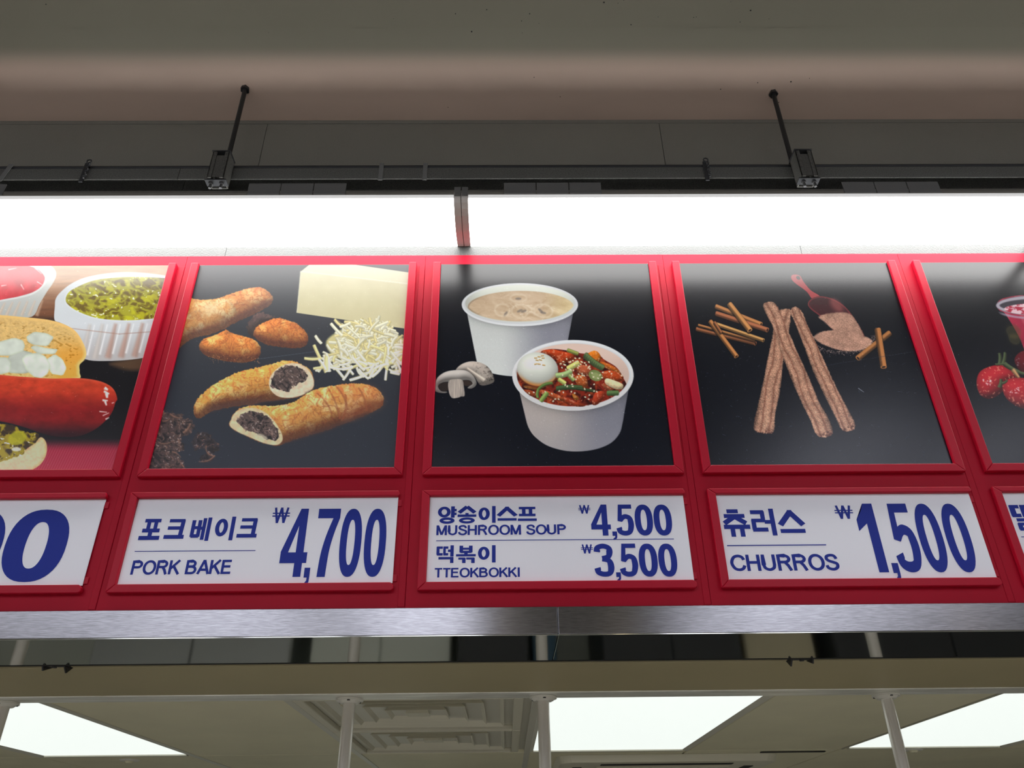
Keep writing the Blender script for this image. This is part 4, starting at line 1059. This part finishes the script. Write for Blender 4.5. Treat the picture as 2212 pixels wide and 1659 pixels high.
    # sesame
    pts = [(1010, 1005), (1035, 1045), (1020, 1060), (960, 990), (875, 995), (840, 1000), (1065, 985), (1095, 995), (1155, 990), (1160, 935), (1125, 950), (1110, 940), (1260, 1030), (1285, 1045), (1290, 1015), (1255, 970), (1300, 965), (1325, 935), (1325, 985), (1345, 990), (1385, 885), (1370, 865), (1390, 845), (1440, 840), (1455, 855), (1530, 870), (1235, 770), (1255, 775), (1225, 785), (1265, 790), (1210, 860), (1235, 855), (1250, 870), (1200, 880), (1225, 880), (1185, 740), (1120, 745), (1110, 790), (1085, 810), (1075, 780), (1320, 880), (1355, 890), (1310, 850), (1180, 1000), (1165, 950), (970, 1080), (1140, 770), (1150, 765), (1290, 800), (1215, 740), (1095, 765), (1060, 1045)]
    for (x, y) in pts+[(rr.uniform(1090, 1300), rr.uniform(755, 900)) for _ in range(22)]:
        a = rr.uniform(0, 3.14); P.stroke(x-4*math.cos(a), y-4*math.sin(a), x+4*math.cos(a), y+4*math.sin(a), 5, 4, (238, 218, 180), shade=.2)
    P.dust(520, rr, 46)
    return P.build('poster of two white paper cups, creamy mushroom soup and red rice cakes with egg', .255, .42)

def poster_churros():
    P = Paint(posters[3][0]+.0034, posters[3][1]-.0034, 1430, 560, 2212/670, (5, 9, 20))
    rr = random.Random(9)
    def stick(x0, y0, x1, y1, w, c, hole=True):
        P.stroke(x0+2, y0+7, x1+2, y1+7, w+4, w+4, (4, 5, 9), shade=0, al=.7, soft=3)
        P.stroke(x0, y0, x1, y1, w, w, c, shade=.55)
        P.stroke(x0, y0-w*.2, x1, y1-w*.2, w*.25, w*.25, C(*c)*1.18, shade=0, al=.5, soft=3)
        if hole:
            a = math.atan2(y1-y0, x1-x0); P.put(P.cov(P.ell(x1, y1, w*.45, w*.95, math.degrees(a))), C(*c)*1.1, .9)
            P.put(P.cov(P.ell(x1+1, y1+1, w*.3, w*.68, math.degrees(a))), (22, 16, 16))
    stick(250, 498, 665, 600, 15, (150, 92, 58)); stick(262, 470, 660, 578, 9, (168, 112, 66), False)
    stick(385, 462, 722, 578, 14, (184, 138, 82)); P.stroke(385, 466, 720, 580, 2, 2, (84, 52, 30), shade=0, al=.8)
    stick(345, 445, 530, 692, 17, (176, 116, 66)); stick(375, 450, 420, 520, 10, (150, 94, 58), False)
    stick(388, 338, 705, 464, 17, (176, 118, 70)); stick(390, 388, 750, 504, 18, (158, 96, 64)); stick(482, 322, 625, 506, 20, (184, 128, 74))
    stick(1622, 528, 1398, 706, 20, (158, 104, 58)); stick(1538, 502, 1580, 768, 22, (166, 108, 60))
    # scoop
    P.put(P.cov(P.sd([(922, 118), (945, 108), (985, 118), (1010, 160), (1060, 220), (1125, 262), (1100, 285), (1068, 280), (1030, 230), (955, 175), (925, 145)])), (168, 62, 66))
    P.put(P.cov(P.ell(972, 132, 16, 12, 40)), (40, 22, 26))
    d = P.sd([(1040, 325), (1050, 295), (1085, 272), (1150, 264), (1240, 292), (1320, 352), (1390, 450), (1440, 540), (1425, 552), (1330, 545), (1232, 510), (1130, 410), (1065, 360)])
    P.put(P.cov(d), (62, 24, 30)); P.put(P.cov(np.abs(d+5)-4, 2), (132, 50, 54), .8)
    P.put(P.cov(P.ell(1245, 325, 60, 34, 50), 22), (170, 92, 88), .55)
    def sugar(pts, seed, dark=0):
        d = P.sd(pts); n = fbm(P.U/60, P.V/50, 3, seed); g = vnoise(P.U/3.6, P.V/3.6, seed+1)
        P.put(P.cov(d+(g-.5)*10, 3), (C(196, 150, 128)*(.72+.36*n+.34*(g-.5)-dark)[..., None]))
        return d
    sugar([(1118, 410), (1180, 388), (1290, 378), (1352, 398), (1402, 470), (1438, 545), (1380, 530), (1300, 485), (1240, 512), (1150, 440)], 3)
    d = sugar([(1085, 562), (1130, 520), (1235, 502), (1300, 480), (1390, 530), (1492, 572), (1480, 622), (1400, 652), (1280, 652), (1160, 612)], 6)
    pts = []
    for i in range(420):
        a = rr.uniform(-.3, 3.4); r = 1+abs(rr.gauss(0, .16)); pts.append((1290+205*r*math.cos(a), 570+88*r*math.sin(a)))
    P.dots(pts, 1.6, 3.2, (200, 168, 150), rr, .6)
    stick(1622, 528, 1398, 706, 20, (158, 104, 58)); stick(1538, 502, 1580, 768, 22, (166, 108, 60))
    # churros
    def churro(pts, ax, seed, hw):
        d = P.sd(pts)
        (x0, y0), (x1, y1) = ax; L = math.hypot(x1-x0, y1-y0); o = ((P.U-x0)*-(y1-y0)+(P.V-y0)*(x1-x0))/L/hw
        al = ((P.U-x0)*(x1-x0)+(P.V-y0)*(y1-y0))/L
        g = vnoise(P.U/4, P.V/4, seed); n = fbm(P.U/30, P.V/30, 3, seed+2)
        wob = (fbm(al/90, o*0+seed, 2, seed)-.5)*.35
        rd = .5+.5*np.cos((o+wob+.12*np.sin(al/70+seed))*math.pi*2.3)
        g2 = vnoise(P.U/2.6, P.V/2.6, seed+11)
        c = C(190, 142, 116)*(.80+.17*rd+.42*(g-.5)+.34*(g2-.5)+.34*(n-.5)-.34*sst(.6, 1.1, np.abs(o)))[..., None]
        c = c+(C(110, 58, 44)-c)*(sst(.8, 1.0, 1-rd)*.42)[..., None]
        P.put(P.cov(d+6, 6), (3, 4, 8), .0)
        P.put(P.cov(d+(g-.5)*9), np.clip(c, 10, 235))
        e = sst(45, 10, L-al)*P.cov(d)
        P.put(e*sst(.35, .65, fbm(P.U/14, P.V/14, 2, seed+8)), (70, 40, 34), .75)
    churro([(832, 368), (870, 356), (916, 364), (912, 470), (880, 620), (858, 780), (842, 940), (808, 1100), (797, 1228), (735, 1240), (664, 1224), (657, 1165), (688, 1025), (728, 850), (758, 690), (790, 540), (802, 450)], ((870, 360), (728, 1240)), 3, 66)
    churro([(722, 335), (735, 312), (790, 304), (830, 350), (880, 460), (960, 650), (1042, 830), (1122, 1020), (1190, 1140), (1217, 1240), (1150, 1272), (1095, 1240), (1060, 1150), (990, 1010), (920, 850), (850, 660), (790, 480), (745, 395)], ((772, 305), (1158, 1262)), 13, 62)
    churro([(916, 360), (955, 338), (1000, 378), (1040, 475), (1105, 610), (1182, 780), (1262, 950), (1332, 1080), (1377, 1172), (1362, 1218), (1290, 1222), (1240, 1130), (1168, 990), (1088, 820), (1020, 640), (960, 480), (924, 400)], ((950, 345), (1332, 1222)), 23, 56)
    # scratches in the slate
    for _ in range(46):
        x, y = rr.uniform(320, 2000), rr.uniform(660, 1460); a = rr.gauss(.3, .6); L = rr.uniform(6, 34)
        P.stroke(x, y, x+L*math.cos(a), y+L*math.sin(a), 1.3, 1.0, (70, 80, 90), shade=0, al=rr.uniform(.2, .7))
    P.stroke(1400, 920, 1440, 948, 2.5, 1.6, (150, 158, 165), shade=0, al=.8)
    P.stroke(1150, 760, 1790, 660, 1.6, 1.2, (44, 50, 58), shade=0, al=.8)
    P.dust(700, rr, 52)
    return P.build('poster of three sugared churros with cinnamon sticks and a red sugar scoop', .255, .42)

def poster_hotdog():
    P = Paint(posters[0][0]+.0034, posters[0][1]-.0034, 0, 560, 2212/380, (16, 15, 20))
    rr = random.Random(3)
    # wooden board
    n = fbm(P.U/260, P.V/30, 4, 3)
    c = C(206, 160, 118)+(C(112, 68, 42)-C(206, 160, 118))*sst(120, 760, P.V)[..., None]
    c = c*(.86+.28*n)[..., None]
    P.put(sst(830, 690, P.V), c)
    P.put(P.cov(P.sd([(1400, 1300), (1800, 1225), (2300, 1200), (2300, 1350), (1700, 1400), (1450, 1350)]), 40), (92, 68, 48), .9)
    # red and white cloth at the bottom
    st = .5+.5*np.sin((P.U*.9+P.V*.43)/4.6)
    c = C(150, 22, 48)+(C(180, 96, 116)-C(150, 22, 48))*(st*.35)[..., None]
    P.put(sst(2230, 2420, P.V), c)
    # ketchup ramekin
    P.put(P.cov(P.sd([(-300, 500), (0, 60), (200, 20), (480, 10), (610, 60), (690, 130), (706, 210), (660, 310), (590, 410), (500, 560), (400, 722), (100, 730), (-300, 730)])), C(214, 218, 214)-.06*np.clip(P.V-200, 0, 600)[..., None])
    for k in range(6):
        x = 20+k*95; P.stroke(x+40, 520+(5-k)*6, x-30, 700, 10, 22, (206, 178, 154), shade=0, al=.55, soft=10)
    P.put(P.cov(np.abs(P.sd([(-300, 470), (0, 50), (300, 50), (500, 110), (575, 230), (540, 330), (430, 420), (280, 470), (0, 520), (-300, 560)]))-10, 6), (236, 240, 238), .8)
    d = P.sd([(-300, 300), (-100, 90), (100, 62), (300, 72), (460, 120), (550, 200), (560, 260), (520, 340), (430, 405), (300, 450), (120, 490), (-300, 540)])
    r = ridge(P.U/160, P.V/120, 2, 5)
    P.put(P.cov(d), C(206, 30, 48)+((r-.6)*60)[..., None]*C(1, .6, .6))
    for (x0, y0, x1, y1) in ((110, 130, 205, 112), (470, 285, 530, 320), (265, 320, 300, 380), (20, 335, 80, 325), (440, 110, 520, 180)):
        P.stroke(x0, y0, x1, y1, 8, 4, (250, 220, 214), shade=0, al=.85, soft=4)
    # relish ramekin
    P.put(P.cov(P.sd([(690, 590), (700, 500), (760, 415), (900, 305), (1100, 222), (1400, 172), (1700, 164), (2100, 208), (2500, 300), (2500, 900), (2300, 1100), (1830, 1235), (1400, 1278), (1070, 1255), (1040, 1100), (900, 880), (760, 800), (685, 760)])), C(216, 222, 226)-sst(760, 1250, P.V)[..., None]*C(28, 36, 40))
    for k in range(9):
        x = 1060+k*150+k*k*2; P.stroke(x+70+8*k, 830-4*k, x-20+6*k, 1240-8*k, 18, 40, (166, 120, 102) if 1 < k < 6 else (190, 180, 172), shade=0, al=.62, soft=22)
        P.stroke(x+130+8*k, 830-4*k, x+40+6*k, 1200-8*k, 8, 14, (236, 236, 236), shade=0, al=.6, soft=10)
    P.stroke(900, 870, 1500, 940, 4, 4, (160, 116, 98), shade=0, al=.7, soft=4); P.stroke(1500, 940, 2000, 905, 4, 4, (150, 106, 92), shade=0, al=.7, soft=4)
    d = P.sd([(826, 500), (870, 410), (1000, 335), (1200, 262), (1500, 228), (1800, 225), (2120, 245), (2400, 330), (2400, 600), (2150, 700), (1950, 742), (1600, 768), (1250, 745), (1000, 665), (860, 575)])
    P.put(P.cov(np.abs(d)-14, 8), (236, 240, 250), .6)
    w = fbm(P.U/120, P.V/80, 2, 4)*140
    r = ridge((P.U+w)/90, (P.V*1.5+w)/90, 2, 6); n = fbm(P.U/110, P.V/80, 3, 9)
    c = C(112, 92, 22)+(C(176, 172, 42)-C(112, 92, 22))*sst(.4, .8, r)[..., None]
    c = c+(C(206, 204, 30)-c)*(sst(.56, .72, n)*.8)[..., None]
    c = c+(C(250, 250, 220)-c)*(sst(.80, .88, vnoise(P.U/26, P.V/20, 12))*sst(.6, .85, r))[..., None]
    P.put(P.cov(d), c)
    # bun
    d = P.sd([(-300, 700), (0, 702), (300, 728), (600, 760), (800, 815), (950, 905), (1050, 1060), (1085, 1180), (1060, 1265), (1000, 1330), (1000, 1420), (960, 1520), (400, 1600), (-300, 1600)])
    g = fbm(P.U/26, P.V/18, 3, 14); lt = P.light(d, 130, (.1, -.6, .8))
    c = C(236, 196, 122)*(.84+.22*g)[..., None]; c = c+(C(226, 160, 60)-c)*(sst(520, 800, P.U)*sst(900, 1250, P.V)*.9)[..., None]
    c = c+(C(244, 200, 120)-c)*sst(-60, -5, d)[..., None]
    c = c-(sst(.32, .2, vnoise(P.U/34, P.V/22, 22))*sst(-60, -120, d)*34)[..., None]
    P.put(P.cov(d), np.clip(c, 0, 248))
    def onion(pts, k=1.0):
        d = P.sd([q for i, p in enumerate(pts) for q in ((p[0]*.86+pts[i-1][0]*.14, p[1]*.86+pts[i-1][1]*.14), (p[0]*.86+pts[(i+1) % len(pts)][0]*.14, p[1]*.86+pts[(i+1) % len(pts)][1]*.14))], False); n = fbm(P.U/90, P.V/90, 2, 3)
        c = C(214, 222, 208)*k*(.90+.16*n)[..., None]
        P.put(P.cov(d), np.clip(c-sst(-26, -2, d)[..., None]*C(14, 12, 20), 0, 245))
    onion([(100, 1210), (280, 1140), (420, 1180), (460, 1400), (300, 1440), (100, 1430)], .9)
    onion([(-60, 1050), (180, 985), (290, 1020), (315, 1090), (290, 1160), (120, 1215), (-60, 1210)])
    onion([(330, 970), (430, 910), (590, 930), (680, 980), (600, 1095), (430, 1080), (350, 1040)], .98)
    onion([(380, 1110), (430, 1080), (600, 1120), (730, 1130), (690, 1195), (480, 1190)], 1.0)
    onion([(580, 1260), (690, 1190), (790, 1260), (838, 1370), (790, 1465), (640, 1440)], 1.02)
    onion([(270, 1250), (340, 1190), (480, 1175), (570, 1220), (640, 1330), (600, 1440), (520, 1495), (430, 1480), (330, 1400)], 1.03)
    onion([(-60, 1230), (90, 1230), (145, 1300), (130, 1420), (0, 1450), (-60, 1440)], .98)
    # sausage
    K = 5.821/6.38
    S = lambda pts: [(x*K, y*K+220*5.821) for x, y in pts]
    d = P.sd(S([(-300, 170), (0, 190), (300, 215), (700, 240), (1100, 235), (1350, 270), (1500, 330), (1580, 410), (1615, 520), (1590, 570), (1560, 670), (1500, 770), (1380, 890), (1240, 980), (1050, 1040), (700, 1030), (300, 900), (0, 830), (-300, 820)]))
    lt = P.light(d, 330, (-.1, -.8, .55))
    n = fbm(P.U/110, P.V/70, 4, 8)
    yy = (P.V/5.821-220)*6.38
    c = C(198, 62, 36)+(C(128, 22, 24)-C(198, 62, 36))*sst(330, 720, yy)[..., None]
    c = c+(C(34, 14, 22)-c)*(sst(760, 1020, yy-.02*(P.U))*.9)[..., None]
    c = c*(.82+.34*n)[..., None]
    c = c+(C(214, 96, 70)-c)*(sst(-40, -4, d)*.45*sst(500, 300, yy))[..., None]
    P.put(P.cov(d), np.clip(c, 8, 245))
    for (x0, y0, x1, y1, w) in ((1450, 375, 1480, 395, 22), (1440, 420, 1500, 450, 16), (1470, 450, 1475, 500, 24), (1420, 540, 1480, 545, 14), (1450, 560, 1465, 605, 16), (1375, 695, 1470, 705, 7), (1420, 750, 1500, 715, 6), (1460, 800, 1500, 780, 9), (1545, 580, 1570, 570, 6)):
        a, b = S([(x0, y0), (x1, y1)]); P.stroke(*a, *b, w*K, w*K*.6, (240, 214, 208), shade=0, soft=4, al=.9)
    # lower bun with relish
    d = P.sd(S([(-300, 1300), (0, 1330), (300, 1250), (480, 1120), (560, 1050), (620, 1090), (648, 1180), (630, 1310), (560, 1420), (450, 1500), (380, 1560), (-300, 1650)]))
    n = fbm(P.U/30, P.V/30, 3, 4)
    P.put(P.cov(d), C(214, 194, 152)*(.86+.2*n)[..., None]-(sst(-50, -4, d)*20)[..., None]*C(.2, 1, 1.6))
    d = P.sd(S([(-300, 880), (0, 860), (180, 880), (260, 930), (350, 970), (420, 985), (525, 995), (530, 1060), (480, 1130), (380, 1200), (300, 1290), (150, 1340), (0, 1390), (-300, 1400)]))
    w = fbm(P.U/80, P.V/80, 2, 6)*90
    r = ridge((P.U+w)/70, (P.V+w)/70, 2, 19)
    c = C(52, 38, 20)+(C(150, 132, 30)-C(52, 38, 20))*sst(.45, .8, r)[..., None]
    c = c+(C(250, 248, 230)-c)*(sst(.82, .9, vnoise(P.U/22, P.V/22, 4))*sst(.55, .8, r)*.9)[..., None]
    P.put(P.cov(d+(fbm(P.U/40, P.V/40, 2, 7)-.5)*30), c)
    e = S([(240, 1060)])[0]; P.put(P.cov(P.ell(e[0], e[1], 118, 86, -20), 10), (168, 164, 24), .85)
    e = S([(225, 1215)])[0]; P.put(P.cov(P.ell(e[0], e[1], 60, 26, 0), 6), (222, 222, 214), .8)
    P.dust(220, rr, 60)
    return P.build('poster of a hot dog with onions and white ramekins of relish and ketchup', .24, .45)

def poster_berry():
    P = Paint(posters[4][0]+.0034, posters[4][1]-.0034, 1960, 560, 871/252, (7, 10, 19))
    rr = random.Random(21)
    # plastic cup with a pink drink
    d = P.sd([(665, 345), (690, 305), (760, 280), (870, 268), (1060, 268), (1230, 290), (1300, 330), (1290, 370), (1230, 400), (1150, 720), (1100, 1000), (940, 1000), (870, 665), (740, 420), (690, 385)])
    c = C(150, 34, 60)*(.8+.4*fbm(P.U/60, P.V/90, 3, 3))[..., None]; c = c+(C(206, 96, 112)-c)*(sst(.62, .8, ridge(P.U/70, P.V/160, 2, 4))*.5)[..., None]
    P.put(P.cov(d), c)
    e = P.ell(980, 345, 318, 76, 0)
    P.put(P.cov(e), (58, 52, 62)); P.put(P.cov(np.abs(e+14)-13, 3), (186, 180, 192), .9); P.put(P.cov(np.abs(e+30)-3, 3), (96, 90, 102), .9)
    e = P.ell(985, 372, 262, 44, 0)
    n = fbm(P.U/36, P.V/24, 3, 12)
    P.put(P.cov(e), C(232, 196, 204)+(C(178, 40, 66)-C(232, 196, 204))*sst(.42, .56, n)[..., None])
    P.put(P.cov(np.abs(P.ell(980, 372, 300, 66, 0)-4)-8, 4)*sst(380, 420, P.V), (176, 160, 178), .8)
    for (x, y, r) in ((790, 540, 62), (800, 600, 50)):
        P.put(P.cov(P.ell(x, y, r, r*.8, 30), 14), C(92, 84, 46), .45)
    def berry(pts, seed, hx, hy):
        d = P.sd(pts); lt = P.light(d, 110, (-.2, -.5, .8)); g = sst(.78, .86, vnoise(P.U/13, P.V/13, seed))
        c = C(176, 34, 44)*(.35+.72*np.clip(lt, 0, 1))[..., None]
        c = c+(C(226, 150, 120)-c)*(g*.55)[..., None]
        P.put(P.cov(d), c)
        for k in range(7):
            x, y = hx+rr.uniform(-34, 34), hy+rr.uniform(-34, 34)
            P.put(P.cov(P.ell(x, y, rr.uniform(4, 11), rr.uniform(3, 6), rr.uniform(0, 180)), 1), (232, 208, 208), .75)
    berry([(800, 760), (850, 690), (960, 680), (1000, 760), (960, 850), (870, 860)], 5, 850, 760)
    P.put(P.cov(P.ell(905, 770, 112, 98, 0), 10), (30, 8, 18), .55)
    berry([(518, 940), (530, 860), (580, 815), (680, 788), (760, 805), (820, 850), (830, 890), (750, 930), (700, 1000), (620, 1042), (550, 1020)], 7, 600, 930)
    berry([(710, 960), (730, 910), (800, 885), (900, 895), (990, 960), (980, 1060), (900, 1115), (820, 1100), (740, 1040)], 9, 800, 970)
    for (x0, y0, x1, y1, w) in ((690, 780, 690, 705, 16), (715, 785, 730, 700, 16), (660, 785, 740, 775, 8), (730, 785, 830, 840, 18), (800, 830, 900, 862, 14), (690, 950, 700, 900, 16), (712, 925, 745, 905, 10)):
        P.stroke(x0, y0, x1, y1, w, w*.7, (72, 84, 56), shade=.5, bow=4)
    P.stroke(790, 830, 830, 880, 16, 10, (182, 140, 96), shade=.4, soft=6)
    P.dust(420, rr, 52)
    return P.build('poster of strawberries beside a clear cup of pink drink, cut by the picture edge', .255, .42)

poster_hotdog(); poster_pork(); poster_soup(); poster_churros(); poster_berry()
